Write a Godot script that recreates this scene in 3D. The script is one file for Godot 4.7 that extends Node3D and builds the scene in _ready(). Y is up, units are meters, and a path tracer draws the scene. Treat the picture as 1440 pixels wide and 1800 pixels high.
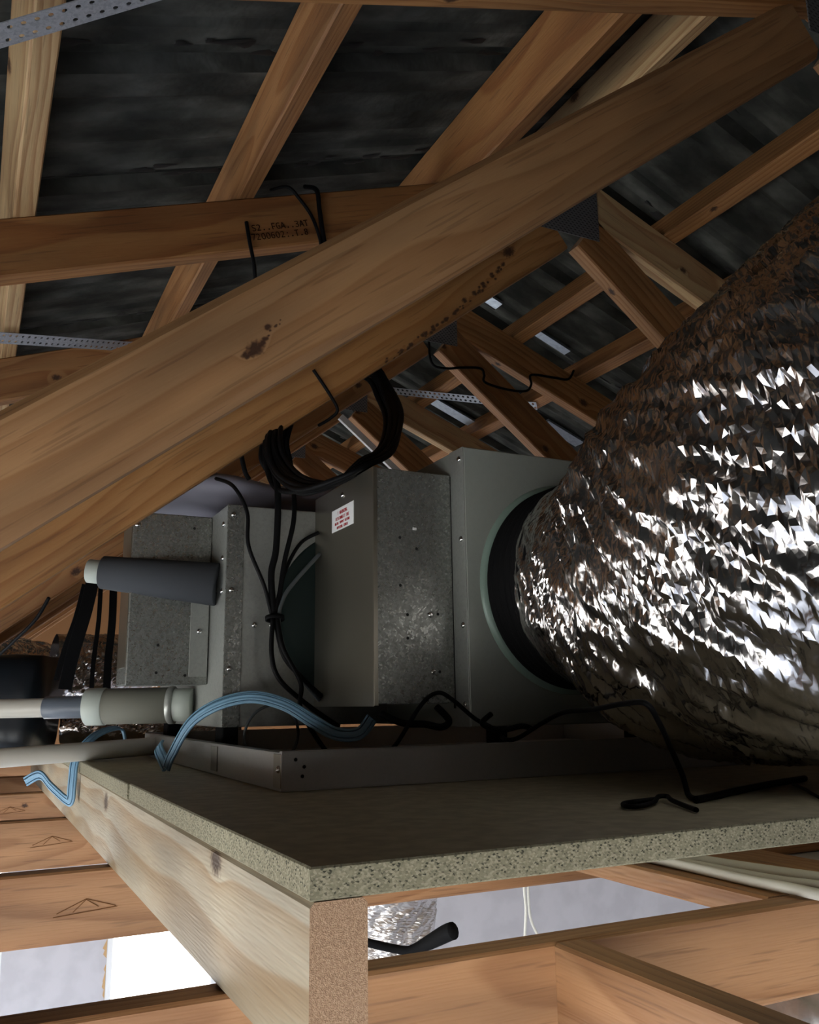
extends Node3D
# An attic with timber trusses, a ducted fan unit in a drain pan on a chipboard platform and a big foil duct.
# x runs along the trusses, y is up, z runs along the ridge (away from the camera is -z). The platform's top is y = 0.

var M := {}
var taken := {}
var screw_mesh: Mesh
var rng := RandomNumberGenerator.new()

const TRUSS_Z := [-0.71, -1.31, -1.91, -2.51, -3.11, -3.71, -4.31]
const TH := 0.035
const FLOOR_Y := -2.6


func V(x, y, z) -> Vector3:
	return Vector3(x, y, z)


func roof_l(x: float) -> float:   # top edge of the left top chords
	return 0.8003 + 0.35 * x


func roof_r(x: float) -> float:
	return 1.1675 - 0.41 * (x - 1.05)


func _ready() -> void:
	rng.seed = 11
	var cam := Camera3D.new()
	cam.name = "camera"
	cam.fov = 60.4
	cam.near = 0.02
	cam.far = 60.0
	cam.position = V(0, 0.0955, 0)
	cam.basis = Basis(Vector3.UP, deg_to_rad(-26.36)) * Basis(Vector3.RIGHT, deg_to_rad(12.12)) * Basis(Vector3.BACK, deg_to_rad(-0.81))
	add_child(cam)
	cam.current = true
	var env := Environment.new()
	var sky := Sky.new()
	var sm := ProceduralSkyMaterial.new()
	sm.sky_top_color = Color(0.72, 0.77, 0.84)
	sm.sky_horizon_color = Color(0.88, 0.90, 0.93)
	sm.ground_horizon_color = Color(0.80, 0.81, 0.82)
	sm.ground_bottom_color = Color(0.66, 0.66, 0.65)
	sm.sky_energy_multiplier = 2.2
	sm.ground_energy_multiplier = 2.2
	sky.sky_material = sm
	env.background_mode = Environment.BG_SKY
	env.sky = sky
	env.ambient_light_source = Environment.AMBIENT_SOURCE_SKY
	env.tonemap_mode = Environment.TONE_MAPPER_LINEAR
	env.tonemap_exposure = 2.9
	env.sdfgi_enabled = true
	env.ssao_enabled = true
	env.ssil_enabled = true
	var we := WorldEnvironment.new()
	we.name = "world_environment"
	we.environment = env
	add_child(we)

	make_materials()
	build_room()
	build_roof()
	build_trusses()
	build_purlins()
	build_platform()
	build_pan()
	build_unit()
	build_duct()
	build_left_services()
	build_cables()
	build_straps()
	build_below()


# ---------------------------------------------------------------- naming
func numbered(called: String) -> String:
	var n: int = taken.get(called, 0)
	taken[called] = n + 1
	return called if n == 0 else "%s_%03d" % [called, n]


func tag(o: Node, label := "", category := "", group := "", kind := "") -> Node:
	if label:
		o.set_meta("label", label)
	if category:
		o.set_meta("category", category)
	if group:
		o.set_meta("group", group)
	if kind:
		o.set_meta("kind", kind)
	return o


func thing(called: String, label: String, category: String, at := Vector3.ZERO, group := "") -> Node3D:
	var o := Node3D.new()
	o.name = numbered(called)
	o.position = at
	add_child(o)
	tag(o, label, category, group)
	return o


func structure(called: String) -> Node3D:
	var o := Node3D.new()
	o.name = called
	add_child(o)
	o.set_meta("kind", "structure")
	return o


# commits a SurfaceTool (built in world coordinates) as one mesh; parent may be moved
func obj(called: String, st, mat, parent: Node = self) -> MeshInstance3D:
	var mesh: ArrayMesh
	if st is ArrayMesh:
		mesh = st
	elif st is SurfaceTool:
		st.generate_normals()
		mesh = st.commit()
		mesh.surface_set_material(0, mat)
	else:
		mesh = ArrayMesh.new()
		for i in st.size():
			st[i].generate_normals()
			mesh = st[i].commit(mesh)
			mesh.surface_set_material(i, mat[i])
	var o := MeshInstance3D.new()
	o.mesh = mesh
	o.name = numbered(called) if parent == self else called
	o.cast_shadow = GeometryInstance3D.SHADOW_CASTING_SETTING_ON
	parent.add_child(o, true)
	var p: Node = parent
	var off := Vector3.ZERO
	while p != self and p is Node3D:
		off += p.position
		p = p.get_parent()
	o.position = -off
	return o


# ---------------------------------------------------------------- shapes
func mb(flat := true) -> SurfaceTool:
	var st := SurfaceTool.new()
	st.begin(Mesh.PRIMITIVE_TRIANGLES)
	st.set_smooth_group(-1 if flat else 0)
	return st


func tri(st: SurfaceTool, p: Array, uv: Array, away: Vector3) -> void:
	var a: Vector3 = p[0]
	var b: Vector3 = p[1]
	var c: Vector3 = p[2]
	var order := [0, 1, 2]
	if (b - a).cross(c - a).dot((a + b + c) / 3.0 - away) > 0.0:
		order = [0, 2, 1]
	for i in order:
		st.set_uv(uv[i] if uv.size() > i else Vector2.ZERO)
		st.add_vertex(p[i])


func quad(st: SurfaceTool, a: Vector3, b: Vector3, c: Vector3, d: Vector3, away: Vector3, uv := []) -> void:
	var u: Array = uv if uv.size() == 4 else [Vector2(0, 0), Vector2(1, 0), Vector2(1, 1), Vector2(0, 1)]
	tri(st, [a, b, c], [u[0], u[1], u[2]], away)
	tri(st, [a, c, d], [u[0], u[2], u[3]], away)


# a bevelled box between two corners
func bx(st: SurfaceTool, lo: Vector3, hi: Vector3, c := 0.002) -> void:
	var m := (lo + hi) / 2.0
	var h := (hi - lo).abs() / 2.0
	c = minf(c, minf(h.x, minf(h.y, h.z)) * 0.5)
	var pt := func(s: Vector3, axis: int) -> Vector3:
		var q := m
		for k in 3:
			q[k] += s[k] * (h[k] if k == axis else h[k] - c)
		return q
	for ax in 3:
		var b := (ax + 1) % 3
		var d := (ax + 2) % 3
		for s in [-1.0, 1.0]:
			var q := []
			for t in [[-1, -1], [1, -1], [1, 1], [-1, 1]]:
				var v := Vector3.ZERO
				v[ax] = s
				v[b] = t[0]
				v[d] = t[1]
				q.append(pt.call(v, ax))
			quad(st, q[0], q[1], q[2], q[3], m)
			for s2 in [-1.0, 1.0]:
				var v0 := Vector3.ZERO
				v0[ax] = s
				v0[b] = s2
				v0[d] = -1
				var v1 := v0
				v1[d] = 1
				quad(st, pt.call(v0, ax), pt.call(v1, ax), pt.call(v1, b), pt.call(v0, b), m)
	for sx in [-1.0, 1.0]:
		for sy in [-1.0, 1.0]:
			for sz in [-1.0, 1.0]:
				var s := Vector3(sx, sy, sz)
				tri(st, [pt.call(s, 0), pt.call(s, 1), pt.call(s, 2)], [], m)


func box_obj(called: String, lo: Vector3, hi: Vector3, mat: Material, parent: Node = self, c := 0.002) -> MeshInstance3D:
	var st := mb()
	bx(st, lo, hi, c)
	return obj(called, st, mat, parent)


# a straight timber from a to b (ends of its axis), w thick along side, h across; one texture wraps round it
# texture across: front face (+side) from its upper edge down, bottom, back, top
func timber(called: String, a: Vector3, b: Vector3, side: Vector3, w: float, h: float, mat: Material, parent: Node = self, u0 := 0.0, tex_len := 1.2, cap: Material = null, ch := 0.003, cut_a := 0.0, cut_b := 0.0) -> MeshInstance3D:
	var t := (b - a).normalized()
	var s := (side - t * side.dot(t)).normalized()
	var up := s.cross(t)
	if up.y < -0.001 or (absf(up.y) <= 0.001 and up.x < 0):
		up = -up
	var prof := [[w / 2, h / 2 - ch], [w / 2, -h / 2 + ch], [w / 2 - ch, -h / 2], [-w / 2 + ch, -h / 2], [-w / 2, -h / 2 + ch], [-w / 2, h / 2 - ch], [-w / 2 + ch, h / 2], [w / 2 - ch, h / 2]]
	var per := 2.0 * (w + h)
	var vs := [ch, h - ch, h + ch, h + w - ch, h + w + ch, 2 * h + w - ch, 2 * h + w + ch, per - ch, per + ch]
	var l := (b - a).length()
	var st := mb()
	var cuts := [0.0]
	var k := ceilf(u0 / tex_len + 0.0001)
	while k * tex_len - u0 < l - 0.001:
		cuts.append(k * tex_len - u0)
		k += 1.0
	cuts.append(l)
	for i in cuts.size() - 1:
		var x0: float = cuts[i]
		var x1: float = cuts[i + 1]
		var mid := (x0 + x1) / 2.0 + u0
		var cell := floorf(mid / tex_len)
		var f0 := (x0 + u0) / tex_len - cell
		var f1 := (x1 + u0) / tex_len - cell
		if int(cell) % 2 != 0:
			f0 = 1.0 - f0
			f1 = 1.0 - f1
		f0 = clampf(f0, 0.002, 0.998)
		f1 = clampf(f1, 0.002, 0.998)
		for j in 8:
			var p: Array = prof[j]
			var q: Array = prof[(j + 1) % 8]
			var e0: float = x0 + (cut_a * p[1] if i == 0 else 0.0)
			var e0q: float = x0 + (cut_a * q[1] if i == 0 else 0.0)
			var e1: float = x1 + (cut_b * p[1] if i == cuts.size() - 2 else 0.0)
			var e1q: float = x1 + (cut_b * q[1] if i == cuts.size() - 2 else 0.0)
			var c0: Vector3 = a + t * ((x0 + x1) / 2)
			quad(st, a + t * e0 + s * p[0] + up * p[1], a + t * e1 + s * p[0] + up * p[1], a + t * e1q + s * q[0] + up * q[1], a + t * e0q + s * q[0] + up * q[1], c0,
				[Vector2(f0, vs[j] / per), Vector2(f1, vs[j] / per), Vector2(f1, vs[j + 1] / per), Vector2(f0, vs[j + 1] / per)])
	var st2 := mb()
	for e in [[a, cut_a], [b, cut_b]]:
		for j in range(1, 7):
			var tr := []
			for n in [0, j, j + 1]:
				var p: Array = prof[n]
				tr.append(e[0] + t * (e[1] * p[1]) + s * p[0] + up * p[1])
			tri(st2, tr, [Vector2(0.5, 0.1), Vector2(0.52, 0.12), Vector2(0.54, 0.1)], (a + b) / 2)
	return obj(called, [st, st2], [mat, cap if cap else M.end_grain], parent)


func smooth_path(p: Array, n := 8) -> Array:
	if n < 2 or p.size() < 3:
		return p
	var out := []
	for i in p.size() - 1:
		var p0: Vector3 = p[maxi(i - 1, 0)]
		var p1: Vector3 = p[i]
		var p2: Vector3 = p[i + 1]
		var p3: Vector3 = p[mini(i + 2, p.size() - 1)]
		for k in n:
			out.append(p1.cubic_interpolate(p2, p0, p3, float(k) / n))
	out.append(p[p.size() - 1])
	return out


# sweeps a closed profile along a path; scales may hold a scale per path point
func sweep(st: SurfaceTool, prof: Array, path: Array, up: Vector3, scales := [], loop := false) -> void:
	var rows := []
	var n := path.size()
	var u := up
	for i in n:
		var a: Vector3 = path[(i - 1 + n) % n] if loop else path[maxi(i - 1, 0)]
		var b: Vector3 = path[(i + 1) % n] if loop else path[mini(i + 1, n - 1)]
		var t := (b - a).normalized()
		u = u - t * u.dot(t)
		if u.length() < 0.001:
			u = t.cross(Vector3(0.3, 0.7, 0.64))
		u = u.normalized()
		var r := t.cross(u)
		var row := []
		var sc: float = scales[i] if scales.size() else 1.0
		for q in prof:
			row.append(path[i] + (r * q.x + u * q.y) * sc)
		rows.append(row)
	var m := prof.size()
	var run := 0.0
	for i in (n if loop else n - 1):
		var i2 := (i + 1) % n
		var step: float = (path[i2] - path[i]).length()
		for j in m:
			var j2 := (j + 1) % m
			var away: Vector3 = (path[i] + path[i2]) / 2.0
			quad(st, rows[i][j], rows[i2][j], rows[i2][j2], rows[i][j2], away, [Vector2(run, float(j) / m), Vector2(run + step, float(j) / m), Vector2(run + step, float(j + 1) / m), Vector2(run, float(j + 1) / m)])
		run += step
	if not loop:
		for e in [0, n - 1]:
			var c := Vector3.ZERO
			for q in rows[e]:
				c += q / m
			var inner: Vector3 = path[1] if e == 0 else path[n - 2]
			for j in m:
				tri(st, [c, rows[e][j], rows[e][(j + 1) % m]], [], inner)


func circle(r: float, n := 10) -> Array:
	var o := []
	for i in n:
		o.append(Vector2(cos(TAU * i / n), sin(TAU * i / n)) * r)
	return o


func rect(w: float, h: float) -> Array:
	return [Vector2(-w / 2, -h / 2), Vector2(w / 2, -h / 2), Vector2(w / 2, h / 2), Vector2(-w / 2, h / 2)]


func tube(called: String, pts: Array, r: float, mat: Material, parent: Node = self, sides := 10, n := 8) -> MeshInstance3D:
	var st := mb(false)
	sweep(st, circle(r, sides), smooth_path(pts, n), V(0.1, 1, 0.2))
	return obj(called, st, mat, parent)


# a solid of revolution: prof holds (distance along dir, radius)
func lathe(st: SurfaceTool, at: Vector3, dir: Vector3, prof: Array, n := 32) -> void:
	var d := dir.normalized()
	var e := d.cross(Vector3(0.31, 0.87, 0.22)).normalized()
	var f := d.cross(e)
	for i in prof.size() - 1:
		for k in n:
			var a0 := TAU * k / n
			var a1 := TAU * (k + 1) / n
			var p0: Vector2 = prof[i]
			var p1: Vector2 = prof[i + 1]
			var q := []
			for c in [[p0, a0], [p1, a0], [p1, a1], [p0, a1]]:
				q.append(at + d * c[0].x + (e * cos(c[1]) + f * sin(c[1])) * c[0].y)
			# outward: to the right of the profile's way
			var nrm := (e * cos((a0 + a1) / 2) + f * sin((a0 + a1) / 2)) * (p1.x - p0.x) - d * (p1.y - p0.y)
			var mid: Vector3 = (q[0] + q[1] + q[2] + q[3]) / 4.0
			var uv := [Vector2(float(i), float(k) / n), Vector2(i + 1.0, float(k) / n), Vector2(i + 1.0, (k + 1.0) / n), Vector2(float(i), (k + 1.0) / n)]
			if p0.y > 1e-6:
				tri(st, [q[0], q[1], q[3]], [uv[0], uv[1], uv[3]], mid - nrm * 10.0)
			if p1.y > 1e-6:
				tri(st, [q[1], q[2], q[3]], [uv[1], uv[2], uv[3]], mid - nrm * 10.0)


# ---------------------------------------------------------------- textures
func noise(freq: float, kind := FastNoiseLite.TYPE_SIMPLEX_SMOOTH, oct := 3, seed_ := 1) -> FastNoiseLite:
	var n := FastNoiseLite.new()
	n.noise_type = kind
	n.frequency = freq
	n.seed = seed_
	n.fractal_type = FastNoiseLite.FRACTAL_FBM if oct > 1 else FastNoiseLite.FRACTAL_NONE
	n.fractal_octaves = oct
	return n


func tex(im: Image) -> ImageTexture:
	return ImageTexture.create_from_image(im)


# flat-sawn softwood wrapped round a w x h section: growth rings cut by the four faces.
# knots: [metres along, metres across from the front face's upper edge, radius]
func wood(seed_: int, early: Color, late: Color, w: float, h: float, knots := [], size := Vector2i(1024, 256), tex_len := 1.2, spacing := 0.008, dirt := 0.12, pith := Vector2(-0.05, -0.03), streaks := 0.2, contrast := 1.0) -> StandardMaterial3D:
	var big := noise(1.0, FastNoiseLite.TYPE_SIMPLEX_SMOOTH, 2, seed_)
	var fine := noise(1.0, FastNoiseLite.TYPE_SIMPLEX, 2, seed_ + 7)
	var per := 2.0 * (w + h)
	var data := PackedByteArray()
	data.resize(size.x * size.y * 3)
	var bump := PackedByteArray()
	bump.resize(size.x * size.y)
	var dark := Color(late.r * 0.33, late.g * 0.26, late.b * 0.22)
	for j in size.y:
		var p := (j + 0.5) / size.y * per
		var cy := 0.0
		var cz := 0.0
		if p < h:
			cy = h / 2 - p
			cz = w / 2
		elif p < h + w:
			cy = -h / 2
			cz = w / 2 - (p - h)
		elif p < 2 * h + w:
			cy = -h / 2 + (p - h - w)
			cz = -w / 2
		else:
			cy = h / 2
			cz = -w / 2 + (p - 2 * h - w)
		for i in size.x:
			var x := (i + 0.5) / size.x * tex_len
			var ny := big.get_noise_3d(x * 1.6, cy * 7.0, cz * 7.0)
			var warp := 0.0
			var kd := 9.0
			for kn in knots:
				var dx: float = x - kn[0]
				var dp: float = p - kn[1]
				if absf(dx) < kn[2] * 8.0 and absf(dp) < kn[2] * 5.0:
					var rr: float = kn[2]
					var q := sqrt(dx * dx * 0.45 + dp * dp) / rr
					warp += rr * 1.3 * exp(-q * q * 0.28)
					kd = minf(kd, q + 0.35 * fine.get_noise_2d(x * 160.0, p * 160.0))
			var r := Vector2(cy - pith.x, cz - pith.y).length() + ny * 0.016 + warp
			var t := fposmod(r / spacing, 1.0)
			var lt := t * t * (1.0 - smoothstep(0.9, 1.0, t))
			var fb := fine.get_noise_3d(x * 14.0, cy * 620.0, cz * 620.0)
			var c := early.lerp(late, clampf((lt * 1.15 + fb * 0.22) * contrast + ny * 0.35 + 0.1, 0.0, 1.0))
			var streak := fine.get_noise_3d(x * 5.0 + 40.0, cy * 150.0, cz * 150.0)
			if streak > 0.45:
				c = c.lerp(dark, clampf((streak - 0.45) * 1.5, 0.0, streaks))
			c = c.darkened(clampf(dirt * (0.5 + 1.4 * big.get_noise_3d(x * 3.0, cy * 18.0 + 9.0, cz * 18.0)), 0.0, 0.4))
			if kd < 1.5:
				c = c.lerp(dark, clampf(1.5 - kd, 0.0, 0.85))
			var at := (j * size.x + i) * 3
			data[at] = int(clampf(c.r, 0, 1) * 255)
			data[at + 1] = int(clampf(c.g, 0, 1) * 255)
			data[at + 2] = int(clampf(c.b, 0, 1) * 255)
			bump[j * size.x + i] = int(clampf(128 + fb * 60 - lt * 20 - (60 if kd < 0.7 else 0), 0, 255))
	var m := StandardMaterial3D.new()
	m.albedo_texture = tex(Image.create_from_data(size.x, size.y, false, Image.FORMAT_RGB8, data))
	var bi := Image.create_from_data(size.x, size.y, false, Image.FORMAT_L8, bump)
	bi.convert(Image.FORMAT_RGBA8)
	bi.bump_map_to_normal_map(1.6)
	m.normal_enabled = true
	m.normal_texture = tex(bi)
	m.normal_scale = 0.5
	m.roughness = 0.62
	return m


func plain(c: Color, rough := 0.6, metal := 0.0, spec := 0.5) -> StandardMaterial3D:
	var m := StandardMaterial3D.new()
	m.albedo_color = c
	m.roughness = rough
	m.metallic = metal
	m.metallic_specular = spec
	return m


func tri_map(m: StandardMaterial3D, scale: float) -> StandardMaterial3D:
	m.uv1_triplanar = true
	m.uv1_scale = Vector3.ONE * scale
	m.uv1_triplanar_sharpness = 8.0
	return m


# a noise image turned into a colour ramp
func ramp_tex(n: FastNoiseLite, size: int, cols: Array, stops: Array, stretch := 1) -> ImageTexture:
	var src := n.get_seamless_image(maxi(size / stretch, 8), size, false, false, 0.1, true)
	src.convert(Image.FORMAT_L8)
	if stretch > 1:
		src.resize(size, size, Image.INTERPOLATE_CUBIC)
	var d := src.get_data()
	var g := Gradient.new()
	g.offsets = PackedFloat32Array(stops)
	g.colors = PackedColorArray(cols)
	var lut := []
	for i in 256:
		lut.append(g.sample(i / 255.0))
	var o := PackedByteArray()
	o.resize(d.size() * 3)
	for i in d.size():
		var c: Color = lut[d[i]]
		o[i * 3] = int(c.r * 255)
		o[i * 3 + 1] = int(c.g * 255)
		o[i * 3 + 2] = int(c.b * 255)
	return tex(Image.create_from_data(size, size, false, Image.FORMAT_RGB8, o))


func normal_tex(n: FastNoiseLite, size: int, strength: float) -> ImageTexture:
	var im := n.get_seamless_image(size, size, false, false, 0.1, true)
	im.convert(Image.FORMAT_RGBA8)
	im.bump_map_to_normal_map(strength)
	return tex(im)


func galvanised(base: Color, rough: float, seed_: int, spangle := 1.0, cells := 8.0) -> StandardMaterial3D:
	var n := noise(0.075, FastNoiseLite.TYPE_CELLULAR, 1, seed_)
	n.cellular_return_type = FastNoiseLite.RETURN_CELL_VALUE
	n.cellular_jitter = 1.0
	n.domain_warp_enabled = true
	n.domain_warp_amplitude = 46.0
	n.domain_warp_frequency = 0.03
	var m := StandardMaterial3D.new()
	m.metallic = 0.9
	m.albedo_color = Color.WHITE
	var lo := base.darkened(0.16 * spangle)
	var hi := base.lightened(0.12 * spangle)
	m.albedo_texture = ramp_tex(n, 512, [lo, base, hi], [0.0, 0.5, 1.0])
	var r0 := clampf(rough - 0.14 * spangle, 0.08, 1.0)
	var r1 := clampf(rough + 0.10 * spangle, 0.1, 1.0)
	m.roughness_texture = ramp_tex(n, 512, [Color(r1, r1, r1), Color((r0 + r1) / 2, (r0 + r1) / 2, (r0 + r1) / 2), Color(r0, r0, r0)], [0.0, 0.7, 1.0])
	m.roughness_texture_channel = BaseMaterial3D.TEXTURE_CHANNEL_RED
	m.roughness = 1.0
	return tri_map(m, cells)


func make_materials() -> void:
	var orange := Color(0.66, 0.48, 0.30)
	var orange_d := Color(0.55, 0.36, 0.19)
	var pale := Color(0.80, 0.68, 0.50)
	var pale_d := Color(0.66, 0.50, 0.34)
	var gash := [[0.838, 0.056, 0.0050], [0.835, 0.057, 0.0042]]
	for i in 14:
		var f := i / 13.0
		gash.append([0.825 + 0.052 * f + rng.randf_range(-0.003, 0.003), 0.059 - 0.013 * f + rng.randf_range(-0.002, 0.002), rng.randf_range(0.0010, 0.0024) * (1.3 - f)])
	gash.append([0.86, 0.045, 0.0022])
	var wane := [[1.70, 0.035, 0.008]]
	for i in 52:
		var f := i / 51.0
		wane.append([1.33 + 0.34 * f + rng.randf_range(-0.012, 0.012), 0.087 - 0.035 * f * f + rng.randf_range(-0.005, 0.005), rng.randf_range(0.0012, 0.0034)])
	M.web = wood(3, Color(0.69, 0.52, 0.35), Color(0.59, 0.41, 0.25), 0.035, 0.09, gash, Vector2i(2048, 512), 1.5, 0.012, 0.14, Vector2(-0.09, -0.10), 0.16, 0.7)
	M.web_second = wood(5, Color(0.66, 0.48, 0.29), Color(0.55, 0.36, 0.18), 0.035, 0.09, wane, Vector2i(1024, 256), 1.9, 0.012, 0.12, Vector2(-0.08, -0.09), 0.16, 0.8)
	M.chord = wood(21, Color(0.61, 0.43, 0.25), Color(0.51, 0.32, 0.16), 0.035, 0.09, [[0.213, 0.028, 0.004], [0.112, 0.05, 0.004], [0.096, 0.088, 0.004], [0.291, 0.075, 0.010]], Vector2i(1024, 256), 1.2, 0.013, 0.1, Vector2(0.03, -0.12))
	M.wood_a = wood(31, orange, orange_d, 0.035, 0.09, [[0.3, 0.03, 0.006], [0.9, 0.06, 0.008], [0.62, 0.108, 0.005]], Vector2i(1024, 256), 1.2, 0.010, 0.1, Vector2(-0.07, -0.06))
	M.wood_b = wood(47, pale, pale_d, 0.035, 0.09, [[0.5, 0.05, 0.005], [0.85, 0.2, 0.007]], Vector2i(1024, 256), 1.2, 0.012, 0.06, Vector2(0.02, -0.09))
	M.wood_c = wood(59, Color(0.64, 0.46, 0.29), Color(0.55, 0.36, 0.20), 0.035, 0.09, [[0.2, 0.06, 0.005], [0.75, 0.03, 0.004], [1.0, 0.07, 0.006]], Vector2i(1024, 256), 1.2, 0.009, 0.14, Vector2(-0.02, -0.08))
	M.beam = wood(71, Color(0.68, 0.64, 0.56), Color(0.60, 0.51, 0.39), 0.037, 0.1, [[0.32, 0.008, 0.009], [0.95, 0.02, 0.010]], Vector2i(1024, 256), 1.2, 0.022, 0.10, Vector2(-0.05, 0.085), 0.06, 0.9)
	M.low = wood(83, Color(0.65, 0.48, 0.33), Color(0.56, 0.39, 0.25), 0.035, 0.09, [[0.45, 0.05, 0.006], [0.15, 0.03, 0.004]], Vector2i(1024, 256), 1.2, 0.012, 0.1, Vector2(0.01, -0.10))
	var eg := plain(Color.WHITE, 0.85)
	eg.albedo_texture = ramp_tex(noise(0.06, FastNoiseLite.TYPE_SIMPLEX, 4, 5), 256, [Color(0.58, 0.46, 0.36), Color(0.65, 0.53, 0.42), Color(0.69, 0.57, 0.46)], [0.2, 0.55, 0.9])
	eg.normal_enabled = true
	eg.normal_texture = normal_tex(noise(0.16, FastNoiseLite.TYPE_SIMPLEX, 3, 6), 256, 2.2)
	M.end_grain = tri_map(eg, 20.0)
	# chipboard: smooth waxed faces, open flaky edges
	var ct := plain(Color.WHITE, 0.55)
	ct.albedo_texture = ramp_tex(noise(0.02, FastNoiseLite.TYPE_SIMPLEX, 4, 8), 512, [Color(0.59, 0.56, 0.46), Color(0.63, 0.60, 0.49), Color(0.67, 0.64, 0.53)], [0.2, 0.5, 0.85])
	M.board = tri_map(ct, 3.0)
	var fl := noise(0.055, FastNoiseLite.TYPE_CELLULAR, 1, 9)
	fl.cellular_return_type = FastNoiseLite.RETURN_CELL_VALUE
	fl.domain_warp_enabled = true
	fl.domain_warp_amplitude = 18.0
	fl.domain_warp_frequency = 0.05
	var ce := plain(Color.WHITE, 0.9)
	ce.albedo_texture = ramp_tex(fl, 512, [Color(0.20, 0.20, 0.15), Color(0.45, 0.43, 0.35), Color(0.51, 0.49, 0.40), Color(0.60, 0.57, 0.48)], [0.02, 0.12, 0.6, 1.0])
	ce.normal_enabled = true
	ce.normal_texture = normal_tex(fl, 512, 1.5)
	tri_map(ce, 20.0)
	ce.uv1_scale = V(22, 32, 22)
	M.board_edge = ce
	# metals
	M.galv = galvanised(Color(0.58, 0.59, 0.57), 0.33, 12, 1.0, 11.0)
	M.galv_soft = galvanised(Color(0.65, 0.66, 0.64), 0.40, 13, 0.25, 9.0)
	M.galv_soft.metallic = 0.6
	M.galv.metallic = 0.75
	M.pan = galvanised(Color(0.70, 0.70, 0.69), 0.30, 14, 0.12, 9.0)
	M.pan.metallic = 0.3
	M.cover = plain(Color(0.60, 0.58, 0.53), 0.29, 0.9)
	M.plenum = galvanised(Color(0.64, 0.66, 0.63), 0.42, 16, 0.08, 6.0)
	M.plenum.metallic = 0.35
	M.strap = galvanised(Color(0.66, 0.68, 0.71), 0.38, 17, 0.7, 12.0)
	M.strap.metallic = 0.4
	M.screw = plain(Color(0.8, 0.8, 0.8), 0.18, 1.0)
	M.hole = plain(Color(0.01, 0.01, 0.01), 0.9)
	M.seam = plain(Color(0.03, 0.03, 0.03), 0.8)
	M.teal = plain(Color(0.12, 0.17, 0.165), 0.35, 0.2)
	M.teal_light = plain(Color(0.50, 0.58, 0.54), 0.35, 0.1)
	var foil := StandardMaterial3D.new()
	foil.metallic = 1.0
	foil.albedo_color = Color(0.80, 0.785, 0.78)
	foil.roughness = 0.17
	foil.normal_enabled = true
	var cr := noise(0.02, FastNoiseLite.TYPE_CELLULAR, 3, 19)
	cr.cellular_return_type = FastNoiseLite.RETURN_DISTANCE2_SUB
	foil.normal_texture = normal_tex(cr, 512, 3.0)
	foil.normal_scale = 0.28
	M.foil = tri_map(foil, 4.0)
	var fs: StandardMaterial3D = foil.duplicate()
	fs.roughness = 0.36
	fs.metallic = 0.85
	M.foil_soft = fs
	# plastics
	M.black = plain(Color(0.06, 0.06, 0.065), 0.5, 0.0, 0.2)
	M.black_matt = plain(Color(0.07, 0.07, 0.075), 0.75, 0.0, 0.2)
	M.black_wrap = plain(Color(0.10, 0.12, 0.14), 0.3, 0.0, 0.35)
	M.grey_cable = plain(Color(0.30, 0.32, 0.33), 0.45)
	M.blue = plain(Color(0.44, 0.60, 0.71), 0.5)
	M.blue_tag = plain(Color(0.10, 0.30, 0.55), 0.45)
	M.white_pvc = plain(Color(0.80, 0.79, 0.75), 0.35)
	M.grey_pvc = plain(Color(0.36, 0.39, 0.43), 0.4)
	M.tube_grey = plain(Color(0.25, 0.26, 0.275), 0.9, 0.0, 0.2)
	M.tube_pale = plain(Color(0.41, 0.41, 0.37), 0.8)
	M.cap_pale = plain(Color(0.66, 0.69, 0.66), 0.5)
	M.white = plain(Color(0.85, 0.85, 0.85), 0.6)
	M.wrap = plain(Color(0.60, 0.60, 0.66), 0.55)
	M.red = plain(Color(0.62, 0.12, 0.14), 0.7)
	M.ink = plain(Color(0.17, 0.10, 0.06), 0.9, 0.0, 0.1)
	M.stamp = plain(Color(0.40, 0.27, 0.17), 0.9, 0.0, 0.1)
	M.tape = plain(Color(0.55, 0.55, 0.52), 0.6)
	# plate with punched teeth
	var im := Image.create(256, 256, false, Image.FORMAT_RGBA8)
	im.fill(Color(0.75, 0.75, 0.75))
	for r in 16:
		for c in 8:
			var x := c * 32 + (16 if r % 2 else 0)
			for k in 15:
				im.fill_rect(Rect2i((x + k) % 256, r * 16 + 4 + k / 4, 1, 5), Color(0.05, 0.05, 0.05))
	var np := plain(Color.WHITE, 0.45, 0.45)
	var al: Image = im.duplicate()
	for y in 256:
		for x in 256:
			var g := al.get_pixel(x, y).r * 0.62
			al.set_pixel(x, y, Color(g, g, g * 1.03))
	np.albedo_texture = tex(al)
	im.bump_map_to_normal_map(4.0)
	np.normal_enabled = true
	np.normal_texture = tex(im)
	M.plate = tri_map(np, 12.0)
	# roof: dark metal with smears, room: plasterboard and concrete
	var ro := plain(Color.WHITE, 0.8, 0.0, 0.25)
	ro.albedo_texture = ramp_tex(noise(0.012, FastNoiseLite.TYPE_SIMPLEX, 5, 23), 512, [Color(0.18, 0.185, 0.175), Color(0.25, 0.255, 0.24), Color(0.35, 0.355, 0.335)], [0.15, 0.5, 0.9], 2)
	ro.normal_enabled = true
	ro.normal_texture = normal_tex(noise(0.02, FastNoiseLite.TYPE_SIMPLEX, 4, 24), 512, 5.0)
	ro.normal_scale = 0.4
	M.roof = tri_map(ro, 1.6)
	M.tar = plain(Color(0.012, 0.012, 0.012), 0.7)
	M.roof_strip = galvanised(Color(0.60, 0.64, 0.68), 0.35, 25, 0.5, 3.0)
	var pb := plain(Color.WHITE, 0.85)
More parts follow.
